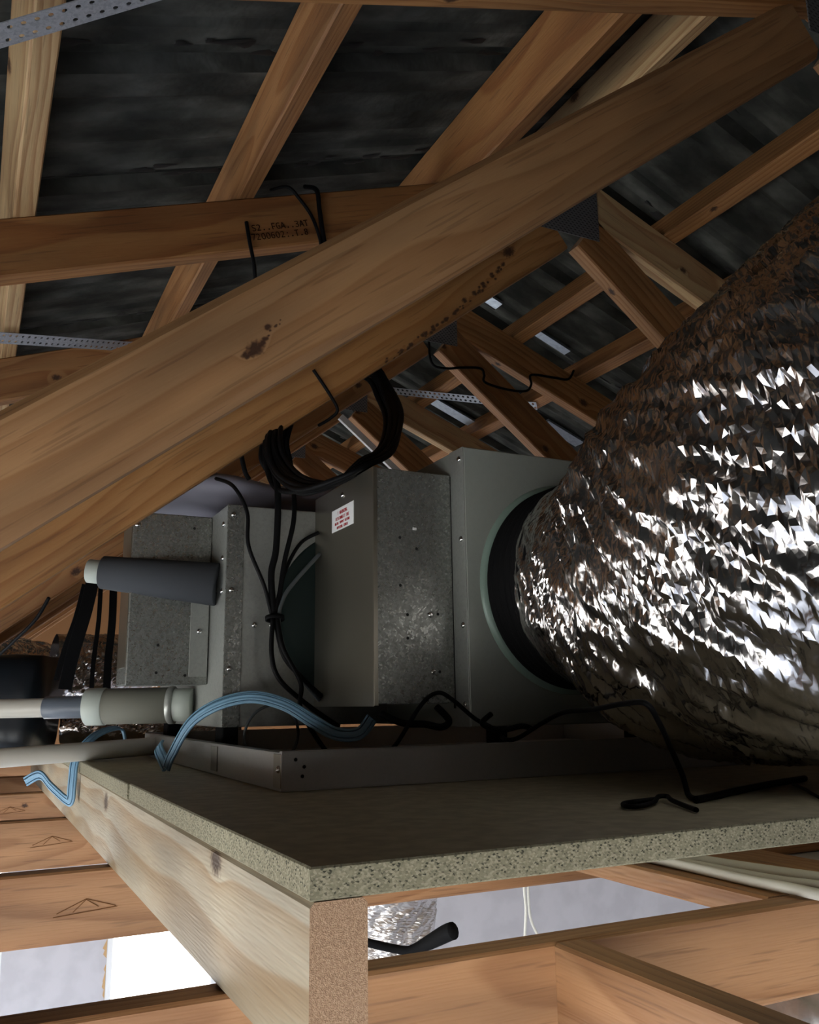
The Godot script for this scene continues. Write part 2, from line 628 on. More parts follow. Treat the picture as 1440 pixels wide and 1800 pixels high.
	pb.albedo_texture = ramp_tex(noise(0.02, FastNoiseLite.TYPE_SIMPLEX, 4, 27), 256, [Color(0.70, 0.69, 0.705), Color(0.73, 0.72, 0.735)], [0.3, 0.7])
	M.gib = tri_map(pb, 1.0)
	M.paper = plain(Color(0.72, 0.58, 0.40), 0.8)
	var co := plain(Color.WHITE, 0.7)
	co.albedo_texture = ramp_tex(noise(0.015, FastNoiseLite.TYPE_SIMPLEX, 5, 29), 512, [Color(0.60, 0.60, 0.60), Color(0.70, 0.70, 0.70)], [0.2, 0.8])
	M.floor = tri_map(co, 0.5)
	var gl := plain(Color(0.9, 0.95, 1.0, 0.06), 0.05)
	gl.transparency = BaseMaterial3D.TRANSPARENCY_ALPHA
	M.glass = gl
	M.frame = plain(Color(0.86, 0.86, 0.86), 0.4)
	var st := mb(false)
	lathe(st, Vector3.ZERO, V(0, 0, 1), [Vector2(0, 0.0042), Vector2(0.0012, 0.0042), Vector2(0.0026, 0.0026), Vector2(0.0030, 0.0012), Vector2(0.0022, 0.0)], 14)
	st.generate_normals()
	screw_mesh = st.commit()
	screw_mesh.surface_set_material(0, M.screw)


func screw(at: Vector3, dir: Vector3, parent: Node) -> void:
	var o := MeshInstance3D.new()
	o.name = "screw"
	o.mesh = screw_mesh
	parent.add_child(o, true)
	o.position = at - parent.position
	o.basis = Basis.looking_at(-dir, Vector3.UP if absf(dir.y) < 0.9 else Vector3.RIGHT)


func holes(list: Array, dir: Vector3, r: float, parent: Node) -> void:
	for p in list:
		var st := mb()
		lathe(st, p, dir, [Vector2(0.0, r), Vector2(0.0004, r), Vector2(0.0004, 0.0)], 12)
		obj("punched_hole", st, M.hole, parent)


# ---------------------------------------------------------------- the setting
func wall_with_openings(called: String, axis: int, at: float, thick: float, u0: float, u1: float, v0: float, v1: float, opens: Array, mat: Material) -> Node3D:
	# a wall across `axis` (0: x, 2: z); opens: [u0, u1, v0, v1]
	var w := structure(called)
	var us := [u0, u1]
	for o in opens:
		us.append(o[0])
		us.append(o[1])
	us.sort()
	var st := mb()
	for i in us.size() - 1:
		var a: float = us[i]
		var b: float = us[i + 1]
		if b - a < 0.001:
			continue
		var bands := [[v0, v1]]
		for o in opens:
			if o[0] < (a + b) / 2 and o[1] > (a + b) / 2:
				bands = [[v0, o[2]], [o[3], v1]]
		for bd in bands:
			if bd[1] - bd[0] > 0.001:
				if axis == 0:
					bx(st, V(at, bd[0], a), V(at + thick, bd[1], b), 0.0)
				else:
					bx(st, V(a, bd[0], at), V(b, bd[1], at + thick), 0.0)
	obj("plasterboard", st, mat, w)
	return w


func build_room() -> void:
	var fl := structure("floor")
	box_obj("slab", V(-3.4, FLOOR_Y - 0.12, -5.2), V(4.6, FLOOR_Y, 3.0), M.floor, fl)
	wall_with_openings("wall_left", 0, -3.36, 0.12, -5.1, 2.9, FLOOR_Y, -0.32, [[-4.9, -1.2, FLOOR_Y, -0.45], [-0.5, 2.3, FLOOR_Y, -0.45]], M.gib)
	wall_with_openings("wall_right", 0, 4.4, 0.12, -5.1, 2.9, FLOOR_Y, -0.20, [[-4.9, -3.75, FLOOR_Y, -0.30]], M.gib)
	var wb := wall_with_openings("wall_back", 2, -5.12, 0.12, -3.36, 4.52, FLOOR_Y, -0.32, [[0.735, 1.30, -2.1, -0.5], [-1.2, 0.25, -2.3, -0.5]], M.gib)
	wall_with_openings("wall_front", 2, 2.8, 0.12, -3.36, 4.52, FLOOR_Y, -0.32, [[-2.6, 0.6, FLOOR_Y, -0.45]], M.gib)
	var wi := structure("wall_inner")
	box_obj("plasterboard", V(1.6, FLOOR_Y, -3.7), V(4.4, -0.215, -3.6), M.gib, wi)
	var cl := structure("ceiling_lower")
	box_obj("plasterboard", V(-3.24, -0.2225, 0.25), V(4.4, -0.2105, 2.8), M.gib, cl, 0.0)
	box_obj("plasterboard", V(1.25, -0.2225, -1.9), V(4.4, -0.2105, -0.60), M.gib, cl, 0.0)
	box_obj("plasterboard", V(-3.24, -0.2225, -3.0), V(0.19, -0.2105, -2.56), M.gib, cl, 0.0)
	box_obj("plasterboard", V(-3.24, -0.2225, -2.558), V(-1.45, -0.2105, 0.248), M.gib, cl, 0.0)
	box_obj("plasterboard", V(2.1, -0.2225, -0.598), V(4.4, -0.2105, 0.248), M.gib, cl, 0.0)
	# torn paper edge of the plasterboard beside the bright window
	var st := mb()
	var y := -2.0
	while y < -0.6:
		var wdt := rng.randf_range(0.006, 0.030)
		tri(st, [V(0.735, y, -4.997), V(0.735 - wdt, y + 0.02, -4.996), V(0.735, y + rng.randf_range(0.04, 0.09), -4.997)], [], V(0.7, y, -5.1))
		y += rng.randf_range(0.025, 0.08)
	obj("torn_paper_edge", st, M.paper, wb)
	for d in [["window_1", 0.735, 1.30, -2.1, -0.5], ["window_2", -1.2, 0.25, -2.3, -0.5]]:
		var wn := structure(d[0])
		var f := 0.03
		var s2 := mb()
		bx(s2, V(d[1], d[3], -5.10), V(d[1] + f, d[4], -5.0), 0.002)
		bx(s2, V(d[2] - f, d[3], -5.10), V(d[2], d[4], -5.0), 0.002)
		bx(s2, V(d[1] + f, d[3], -5.10), V(d[2] - f, d[3] + f, -5.0), 0.002)
		bx(s2, V(d[1] + f, d[4] - f, -5.10), V(d[2] - f, d[4], -5.0), 0.002)
		obj("window_frame", s2, M.frame, wn)
		var s3 := mb()
		bx(s3, V(d[1] + f, d[3] + f, -5.075), V(d[2] - f, d[4] - f, -5.07), 0.0)
		obj("pane", s3, M.glass, wn)
	# gable ends close the attic
	for g in [["trim_1", -5.12], ["trim_2", 2.8]]:
		var gn := structure(g[0])
		var s4 := mb()
		var zz: float = g[1]
		var poly := [V(-3.36, -0.32, zz), V(1.05, roof_l(1.05) + 0.05, zz), V(4.6, roof_r(4.6) + 0.05, zz), V(4.6, -0.32, zz)]
		var c := V(1.0, 0.2, zz + 0.06)
		for k in [0.0, 0.12]:
			var off := V(0, 0, k)
			tri(s4, [poly[0] + off, poly[1] + off, poly[2] + off], [], c)
			tri(s4, [poly[0] + off, poly[2] + off, poly[3] + off], [], c)
		for i in 4:
			var a: Vector3 = poly[i]
			var b: Vector3 = poly[(i + 1) % 4]
			quad(s4, a, b, b + V(0, 0, 0.12), a + V(0, 0, 0.12), c)
		obj("gable_lining", s4, M.wood_c, gn)


# ribbed sheets: the profile runs along the ridge (z), the ribs down the slope
func build_roof() -> void:
	for sd in 2:
		var ce := structure("ceiling" if sd == 0 else "ceiling_opposite")
		var z := 2.95
		var k := 0
		while z > -5.1:
			var z1 := maxf(z - 0.93, -5.14)
			var st := mb()
			# one sheet: pans with small steps and deep ribs every 0.31 m
			var pr := [[0.0, 0.0], [0.05, 0.0], [0.062, 0.006], [0.095, 0.006], [0.107, 0.0], [0.16, 0.0], [0.172, 0.006], [0.205, 0.006], [0.217, 0.0], [0.25, 0.0], [0.262, 0.024], [0.298, 0.024], [0.31, 0.0]]
			var pts := []
			for r in 3:
				for q in pr:
					pts.append(Vector2(z - (r * 0.31 + q[0]), q[1]))
			for i in pts.size() - 1:
				var a: Vector2 = pts[i]
				var b: Vector2 = pts[i + 1]
				if a.x - b.x < 0.0005 or b.x < z1 - 0.01:
					continue
				for under in [0.0, 0.008]:
					var q := []
					for e in [[0, a], [1, a], [1, b], [0, b]]:
						var p: Vector2 = e[1]
						var x := 0.0
						var yy := 0.0
						if sd == 0:
							x = -3.75 if e[0] == 0 else 1.06
							yy = roof_l(x)
						else:
							x = 1.02 if e[0] == 0 else 4.9
							yy = roof_r(x)
						q.append(V(x, yy + 0.0745 + p.y + under, p.x))
					var away: Vector3 = (q[0] + q[2]) / 2.0 + V(0, 1.0 if under == 0.0 else -1.0, 0)
					quad(st, q[0], q[1], q[2], q[3], away)
			obj("roof_sheet", st, M.roof, ce)
			z = z1
			k += 1
		# black bitumen dabs along the ribs
		var td := mb(false)
		var rz := 2.95 - 0.28
		while rz > -5.0:
			if rz < -0.2 and rz > -3.4:
				var x := -1.2 if sd == 0 else 1.2
				while x < (1.0 if sd == 0 else 3.0):
					if rng.randf() < (0.75 if sd == 0 else 0.35):
						var w := rng.randf_range(0.008, 0.028)
						var dz := rng.randf_range(-0.022, 0.022)
						blob(td, x, rz + 0.03 + dz * 0.7, w, rng.randf_range(0.003, 0.009), sd)
					x += rng.randf_range(0.02, 0.06)
			rz -= 0.31
		var t := obj("bitumen_dabs", td, M.tar, ce)
		t.set_meta("kind", "stuff")
	# pale flashing strips on the opposite slope
	var ce2 := get_node("ceiling_opposite")
	for s in [[1.13, 1.23, -1.89, 0.035], [1.33, 1.46, -1.90, 0.03], [1.32, 1.515, -2.52, 0.05], [1.64, 1.78, -2.27, 0.05]]:
		var st := mb()
		var q := []
		for e in [[s[0], s[2]], [s[1], s[2]], [s[1], s[2] - s[3]], [s[0], s[2] - s[3]]]:
			q.append(V(e[0], roof_r(e[0]) + 0.062, e[1]))
		var c: Vector3 = (q[0] + q[2]) / 2 + V(0, 0.004, 0)
		quad(st, q[0], q[1], q[2], q[3], c)
		var up := V(0, 0.008, 0)
		quad(st, q[0] + up, q[1] + up, q[2] + up, q[3] + up, c)
		for i in 4:
			quad(st, q[i], q[(i + 1) % 4], q[(i + 1) % 4] + up, q[i] + up, c)
		obj("flashing_strip", st, M.roof_strip, ce2)


func blob(st: SurfaceTool, x: float, z: float, w: float, d: float, sd: int) -> void:
	var n := 9
	var pts := []
	var ph := rng.randf() * TAU
	for i in n:
		var a := TAU * i / n
		var r := 1.0 + 0.3 * sin(a * 3.0 + ph) + 0.2 * sin(a * 2.0 - ph)
		var px := x + cos(a) * w * r
		var pz := z + sin(a) * d * r
		pts.append(V(px, (roof_l(px) if sd == 0 else roof_r(px)) + 0.073, pz))
	var c := V(x, (roof_l(x) if sd == 0 else roof_r(x)) + 0.071, z)
	for i in n:
		tri(st, [c, pts[i], pts[(i + 1) % n]], [], c + V(0, 1, 0))


# ---------------------------------------------------------------- trusses
func chord_axis(x: float, z: float, right: bool, deep := 0.045) -> Vector3:
	# middle of a top chord of 90 mm under the roof line
	var k := 0.35 if not right else -0.41
	var n := Vector2(-k, 1.0).normalized()
	var y := (roof_r(x) if right else roof_l(x))
	return V(x - n.x * deep, y - n.y * deep, z - TH / 2)


func build_trusses() -> void:
	var labels := [
		"nearest timber roof truss, its wide diagonal web with a dark knot crossing the picture",
		"timber roof truss with black cable coil on its web and print on its top chord",
		"timber roof truss with a thin black cable zigzagging from its nail plate",
		"timber roof truss behind the perforated steel strap, fourth from the camera",
		"timber roof truss fifth from the camera, its web seen through the cable coil",
		"timber roof truss sixth from the camera, small and bright above the fan unit",
		"farthest timber roof truss, in front of the gable end"]
	var mats := [M.wood_a, M.chord, M.wood_c, M.wood_a, M.wood_b, M.wood_c, M.wood_a]
	for i in TRUSS_Z.size():
		var z: float = TRUSS_Z[i]
		var t := thing("roof_truss", labels[i], "roof truss", V(0, -0.2085, z - TH / 2), "timber roof trusses")
		var zc := z - TH / 2
		var side := V(0, 0, 1)
		# chords
		var top_l := timber("top_chord", chord_axis(-3.55, z, false, 0.041 if i == 0 else 0.045), chord_axis(1.05, z, false, 0.041 if i == 0 else 0.045), side, TH, 0.082 if i == 0 else 0.09, mats[i], t, 0.15 + 3.65 if i == 1 else 0.37 * i, 1.2, null, 0.003)
		if i == 1:
			top_l.set_meta("label", "top chord with knots and faded black print")
		timber("top_chord", chord_axis(1.062, z, true), chord_axis(4.75, z, true), side, TH, 0.09, M.wood_b if i % 2 else M.wood_a, t, 0.2 * i)
		timber("bottom_chord", V(-3.2, -0.1635, zc), V(4.38, -0.1635, zc), side, TH, 0.09, M.low, t, 0.4 * i + 0.1)
		# inner webs up to the apex, outer webs to the middle of the chords
		var k := 0.772
		var n := Vector2(-k, 1).normalized() * 0.045
		var wl := func(x: float) -> Vector3:
			return V(x + n.x, 0.2165 + k * (x - 0.02) + n.y, zc)
		var lw := timber("web", wl.call(-0.44), wl.call(1.015), side, TH, 0.09, [M.web, M.web_second, M.wood_c, M.wood_a, M.wood_c, M.wood_a, M.wood_c][i], t, 0.0 if i < 2 else 0.3 * i, [1.5, 1.9, 1.2, 1.2, 1.2, 1.2, 1.2][i], null, 0.0085 if i == 0 else 0.003)
		if i == 0:
			lw.set_meta("label", "wide diagonal web with a dark knot hole")
		var k2 := -0.79
		var n2 := Vector2(-k2, 1).normalized() * 0.045
		var wr := func(x: float) -> Vector3:
			return V(x + n2.x, 1.0 + k2 * (x - 1.035) + n2.y, zc)
		timber("web", wr.call(1.04), wr.call(2.46), side, TH, 0.09, M.wood_a if i % 2 else M.wood_c, t, 0.5 * i)
		timber("web", V(-0.52, -0.118, zc), V(-1.25, 0.27, zc), side, TH, 0.07, M.wood_c, t, 0.3)
		timber("web", V(2.52, -0.118, zc), V(3.0, 0.29, zc), side, TH, 0.07, M.wood_b, t, 0.6)
		# nail plates at the joints
		for p in [[0.995 if i == 0 else 0.90, 1.095, 1.016, 1.16], [-0.58, -0.40, -0.17, -0.06], [2.38, 2.58, -0.17, -0.06], [-1.35, -1.2, 0.25, 0.36], [2.95, 3.1, 0.25, 0.36]]:
			box_obj("nail_plate", V(p[0], p[2], z), V(p[1], p[3], z + 0.0022), M.plate, t, 0.0006)
	# prints on the timber
	var t2 := get_node("roof_truss_001")
	var ang := atan(0.35)
	print_text("S2..FGA..3AT", V(0.412, 0.886, -1.3085), ang, 0.011, 0.018, t2)
	print_text("F7200602:.T.8", V(0.408, 0.868, -1.3085), ang, 0.011, 0.018, t2)
	for q in [[1, V(0.163, -0.170, -1.3092), 0.040], [2, V(0.168, -0.164, -1.9092), 0.038], [3, V(0.118, -0.163, -2.5092), 0.036]]:
		var tr := get_node("roof_truss_%03d" % q[0])
		var st := mb()
		var o: Vector3 = q[1]
		var s: float = q[2]
		for ln in [[V(-s, -0.004, 0), V(s, 0.002, 0)], [V(-s * 0.9, 0, 0), V(0.0, s * 0.38, 0)], [V(0.0, s * 0.38, 0), V(s * 0.95, 0.003, 0)], [V(-s * 0.4, 0, 0), V(0.0, s * 0.36, 0)], [V(0, s * 0.36, 0), V(s * 0.4, 0.004, 0)]]:
			sweep(st, rect(0.0008, 0.0007), [o + ln[0], o + ln[1]], V(0, 0, 1))
		obj("stamped_mark", st, M.stamp, tr)


func print_text(text: String, at: Vector3, tilt: float, size: float, _h: float, parent: Node, mat: Material = null, turn := 0.0) -> void:
	var tm := TextMesh.new()
	tm.text = text
	var f := SystemFont.new()
	f.font_names = PackedStringArray(["Droid Sans Mono"])
	tm.font = f
	tm.font_size = 32
	tm.pixel_size = size / 24.0
	tm.depth = 0.0006
	tm.material = mat if mat else M.ink
	var o := MeshInstance3D.new()
	o.name = "lettering"
	o.mesh = tm
	parent.add_child(o, true)
	var off := Vector3.ZERO
	var p: Node = parent
	while p is Node3D and p != self:
		off += p.position
		p = p.get_parent()
	o.position = at - off
	o.basis = Basis(Vector3.UP, turn) * Basis(Vector3.BACK, tilt)


func purlin(called: String, label: String, x: float, w: float, h: float, drop: float, right: bool, z0: float, z1: float, mat: Material, u0: float) -> void:
	var k := -0.41 if right else 0.35
	var n := Vector2(-k, 1).normalized()
	var tdir := Vector2(1, k).normalized()
	var y := roof_r(x) if right else roof_l(x)
	var c := Vector2(x, y) + tdir * (w / 2) + n * (h / 2 - drop)
	var o := timber(called, V(c.x, c.y, z0), V(c.x, c.y, z1), V(tdir.x, tdir.y, 0), w, h, mat, self, u0)
	tag(o, label, "purlin", "roof purlins")


func build_purlins() -> void:
	purlin("roof_purlin", "pale timber purlin at the left edge, crossed near its top by a perforated strap", 0.004, 0.033, 0.07, 0.0, false, 2.7, -5.0, M.wood_b, 0.2)
	purlin("roof_purlin", "timber purlin rising between the pale left purlin and the widest one", 0.337, 0.033, 0.07, 0.0, false, 2.7, -5.0, M.wood_c, 0.5)
	purlin("roof_purlin", "widest timber purlin, whose broad flank shows above the knotted diagonal web", 0.725, 0.042, 0.105, 0.035, false, 2.7, -5.0, M.chord, 0.8)
	purlin("roof_purlin", "timber purlin with a bright underside near the ridge, at the top right", 0.945, 0.035, 0.07, 0.0, false, 2.7, -5.0, M.wood_b, 0.1)
	purlin("roof_purlin", "timber purlin on the opposite roof slope, nearest the ridge, above the big foil duct", 1.275, 0.036, 0.07, 0.0, true, 2.7, -5.0, M.wood_a, 0.3)
	purlin("roof_purlin", "timber purlin on the opposite roof slope, second from the ridge, behind the steep webs", 1.485, 0.036, 0.07, 0.0, true, 2.7, -5.0, M.wood_c, 0.9)
	purlin("roof_purlin", "timber purlin on the opposite roof slope, third from the ridge, seen over the plenum", 1.86, 0.036, 0.07, 0.0, true, 2.7, -5.0, M.wood_b, 0.6)
	purlin("roof_purlin", "lowest timber purlin in view on the opposite roof slope", 2.28, 0.036, 0.07, 0.0, true, 2.7, -5.0, M.wood_a, 0.7)


# ---------------------------------------------------------------- platform
func board(called: String, label: String, lo: Vector3, hi: Vector3) -> void:
	var c := 0.0012
	var st := mb()
	var m := (lo + hi) / 2
	quad(st, V(lo.x + c, hi.y, lo.z + c), V(hi.x - c, hi.y, lo.z + c), V(hi.x - c, hi.y, hi.z - c), V(lo.x + c, hi.y, hi.z - c), m)
	quad(st, V(lo.x + c, lo.y, lo.z + c), V(hi.x - c, lo.y, lo.z + c), V(hi.x - c, lo.y, hi.z - c), V(lo.x + c, lo.y, hi.z - c), m)
	var s2 := mb()
	var ring := [V(lo.x, 0, lo.z), V(hi.x, 0, lo.z), V(hi.x, 0, hi.z), V(lo.x, 0, hi.z)]
	var inn := [V(lo.x + c, 0, lo.z + c), V(hi.x - c, 0, lo.z + c), V(hi.x - c, 0, hi.z - c), V(lo.x + c, 0, hi.z - c)]
	for i in 4:
		var a: Vector3 = ring[i]
		var b: Vector3 = ring[(i + 1) % 4]
		var e: Vector3 = inn[i]
		var f: Vector3 = inn[(i + 1) % 4]
		var ys := [lo.y + c, hi.y - c]
		quad(s2, a + V(0, ys[0], 0), b + V(0, ys[0], 0), b + V(0, ys[1], 0), a + V(0, ys[1], 0), m)
		quad(s2, a + V(0, ys[1], 0), b + V(0, ys[1], 0), f + V(0, hi.y, 0), e + V(0, hi.y, 0), m)
		quad(s2, a + V(0, ys[0], 0), b + V(0, ys[0], 0), f + V(0, lo.y, 0), e + V(0, lo.y, 0), m)
	tag(obj(called, [st, s2], [M.board, M.board_edge]), label, "board", "chipboard platform sheets")


func build_platform() -> void:
	board("chipboard_sheet", "large green-brown chipboard sheet with a flaky cut edge, under the drain pan", V(0.190, -0.0195, -1.178), V(1.9, 0, -0.5225))
	board("chipboard_sheet", "rear chipboard sheet beyond the notch in the platform edge, under the white pipes", V(0.188, -0.0200, -2.44), V(1.9, -0.0005, -1.181))
	tag(timber("platform_beam", V(0.2085, -0.0690, -0.5225), V(0.2085, -0.0690, -3.0), V(-1, 0, 0), 0.037, 0.0985, M.beam, self, 0.1, 1.2, M.end_grain), "weathered pale timber beam with a rough sawn end, carrying the chipboard platform's left edge", "beam")
	tag(timber("platform_beam", V(1.70, -0.0690, -0.56), V(1.70, -0.0690, -3.0), V(-1, 0, 0), 0.037, 0.0985, M.beam, self, 0.5), "timber beam under the far right side of the chipboard platform", "beam")
	tag(timber("nogging", V(0.5085, -0.1635, -0.7098), V(0.5085, -0.1635, 0.35), V(-1, 0, 0), 0.035, 0.089, M.low, self, 0.2), "orange timber nogging butting the nearest bottom chord at the bottom right", "timber")
	tag(timber("plank", V(0.915, -0.132, -0.748), V(0.915, -0.132, -1.307), V(1, 0, 0), 0.235, 0.027, M.wood_c, self, 0.4), "flat dark brown plank between two bottom chords, carrying the white cables", "plank")


# ---------------------------------------------------------------- drain pan
func build_pan() -> void:
	var x0 := 0.314
	var x1 := 1.30
	var z0 := -0.957
	var z1 := -1.80
	var h := 0.043
	var t := thing("drain_pan", "shallow folded metal drain pan on the chipboard under the fan unit", "drain pan", V(0.8, 0, -1.35))
	box_obj("pan_floor", V(x0, 0.0006, z1), V(x1, 0.0018, z0), M.pan, t, 0.0002)
	var st := mb()
	bx(st, V(x0, 0.0018, z0 - 0.0012), V(x1, h, z0), 0.0003)
	bx(st, V(x0, h - 0.0012, z0 - 0.008), V(x1, h + 0.0004, z0), 0.0003)
	obj("front_wall", st, M.pan, t)
	st = mb()
	bx(st, V(x0, 0.0018, z1), V(x0 + 0.0012, h - 0.001, z0 - 0.0005), 0.0003)
	bx(st, V(x0, h - 0.0022, z1), V(x0 + 0.009, h - 0.001, z0 - 0.009), 0.0003)
	obj("side_wall", st, M.pan, t)
	box_obj("side_wall", V(x1 - 0.0012, 0.0018, z1), V(x1, h, z0), M.pan, t, 0.0003)
	box_obj("rear_wall", V(x0, 0.0018, z1), V(x1, h, z1 + 0.0012), M.pan, t, 0.0003)
	# folded corner lap
	st = mb()
	bx(st, V(x0 - 0.0012, 0.004, z0 - 0.026), V(x0, h - 0.003, z0 - 0.0005), 0.0003)
	obj("corner_lap", st, M.cover, t)
	st = mb()
	bx(st, V(x0 - 0.0014, 0.005, -1.268), V(x0 - 0.0004, 0.038, -1.235), 0.0003)
	obj("tape", st, M.tape, t)
	screw(V(x0 - 0.0012, 0.024, z0 - 0.006), V(-1, 0, 0), t)
	holes([V(0.330, 0.034, z0), V(0.340, 0.026, z0), V(0.338, 0.016, z0)], V(0, 0, 1), 0.0020, t)


# ---------------------------------------------------------------- fan unit
func build_unit() -> void:
	var t := thing("fan_coil_unit", "galvanised metal fan unit in the drain pan, with control box and round duct outlet", "air handler", V(0.6, 0.003, -1.4))
	# main casing
	var cs := box_obj("casing", V(0.329, 0.062, -1.75), V(0.592, 0.389, -1.28), M.galv_soft, t, 0.0015)
	var st := mb()
	bx(st, V(0.329, 0.062, -1.282), V(0.355, 0.389, -1.2785), 0.0006)
	obj("corner_flange", st, M.galv, cs)
	for y in [0.374, 0.26, 0.145]:
		screw(V(0.338, y, -1.2785), V(0, 0, 1), t)
	for p in [V(0.374, 0.209, -1.28), V(0.401, 0.21, -1.28)]:
		screw(p, V(0, 0, 1), t)
	for p in [V(0.329, 0.362, -1.30), V(0.329, 0.31, -1.30), V(0.329, 0.26, -1.30)]:
		screw(p, V(-1, 0, 0), t)
	# round dark cover half hidden behind the control box
	st = mb(false)
	lathe(st, V(0.541, 0.228, -1.283), V(0, 0, 1), [Vector2(0, 0.134), Vector2(0.004, 0.134), Vector2(0.0055, 0.131), Vector2(0.0055, 0.0)], 64)
	obj("round_cover", st, M.teal, t)
	# end box to the left with its access plate
	var eb := box_obj("end_box", V(0.207, 0.124, -1.462), V(0.3285, 0.386, -1.37), M.galv, t, 0.0015)
	box_obj("access_plate", V(0.299, 0.136, -1.371), V(0.327, 0.262, -1.3682), M.galv_soft, eb, 0.0006)
	box_obj("corner_angle", V(0.2055, 0.150, -1.452), V(0.2072, 0.372, -1.374), M.cover, eb, 0.0004)
	for p in [V(0.2135, 0.366, -1.3698), V(0.313, 0.205, -1.3680)]:
		screw(p, V(0, 0, 1), t)
	holes([V(0.252, 0.183, -1.3698), V(0.251, 0.142, -1.3698), V(0.294, 0.138, -1.3698), V(0.30, 0.366, -1.3698)], V(0, 0, 1), 0.0022, t)
	# control box standing forward
	var cb := mb()
	bx(cb, V(0.4695, 0.0915, -1.279), V(0.588, 0.407, -1.0558), 0.0012)
	var c := obj("control_box", cb, M.galv, t)
	box_obj("side_cover", V(0.4683, 0.089, -1.279), V(0.4697, 0.4075, -1.056), M.cover, c, 0.0004)
	box_obj("folded_edge", V(0.4683, 0.090, -1.0562), V(0.4745, 0.4072, -1.0546), M.cover, c, 0.0005)
	var lb := box_obj("warning_label", V(0.4676, 0.341, -1.205), V(0.4683, 0.374, -1.122), M.white, c, 0.0002)
	lb.set_meta("label", "white warning label with red lettering")
	print_text("! WARNING", V(0.46745, 0.3665, -1.1635), 0.0, 0.0052, 0.0, t, M.red, -PI / 2)
	print_text("DISCONNECT THE", V(0.46745, 0.3585, -1.1635), 0.0, 0.0046, 0.0, t, M.red, -PI / 2)
	print_text("MAINS SUPPLY BEFORE", V(0.46745, 0.3515, -1.1635), 0.0, 0.0038, 0.0, t, M.red, -PI / 2)
	print_text("OPENING COVER", V(0.46745, 0.3450, -1.1635), 0.0, 0.0040, 0.0, t, M.red, -PI / 2)
	screw(V(0.4683, 0.391, -1.164), V(-1, 0, 0), t)
	holes([V(0.508, 0.312, -1.0558), V(0.533, 0.298, -1.0558), V(0.508, 0.247, -1.0558), V(0.518, 0.208, -1.0558), V(0.518, 0.177, -1.0558), V(0.564, 0.21, -1.0558), V(0.565, 0.133, -1.0558)], V(0, 0, 1), 0.0021, t)
	screw(V(0.553, 0.209, -1.0558), V(0, 0, 1), t)
	screw(V(0.556, 0.133, -1.0558), V(0, 0, 1), t)
	st = mb()
	bx(st, V(0.5275, 0.3235, -1.056), V(0.5335, 0.3275, -1.0552), 0.0003)
	obj("white_mark", st, M.white, t)
	# plenum with the round outlet
	var pl := box_obj("plenum", V(0.590, 0.061, -1.50), V(0.935, 0.440, -1.02), M.plenum, t, 0.0015)
	box_obj("side_flange", V(0.5888, 0.061, -1.058), V(0.5902, 0.440, -1.0202), M.galv_soft, pl, 0.0005)
	box_obj("seam", V(0.5876, 0.085, -1.0600), V(0.5896, 0.405, -1.0562), M.seam, pl, 0.0002)
	for y in [0.424, 0.311, 0.194, 0.09]:
		screw(V(0.5888, y, -1.03), V(-1, 0, 0), t)
	st = mb(false)
	lathe(st, V(0.76, 0.25, -1.0205), V(0, 0, 1), [Vector2(0, 0.150), Vector2(0.003, 0.149), Vector2(0.006, 0.143), Vector2(0.006, 0.139), Vector2(0.03, 0.138), Vector2(0.03, 0.135), Vector2(0.0, 0.135)], 72)
	obj("outlet_ring", st, M.teal_light, t)
	# feet in the pan
	for p in [[0.345, -1.70], [0.345, -1.31], [0.90, -1.46], [0.90, -1.06]]:
		box_obj("foot", V(p[0] - 0.012, 0.0022, p[1] - 0.02), V(p[0] + 0.012, 0.0625, p[1] + 0.02), M.black_matt, t, 0.002)


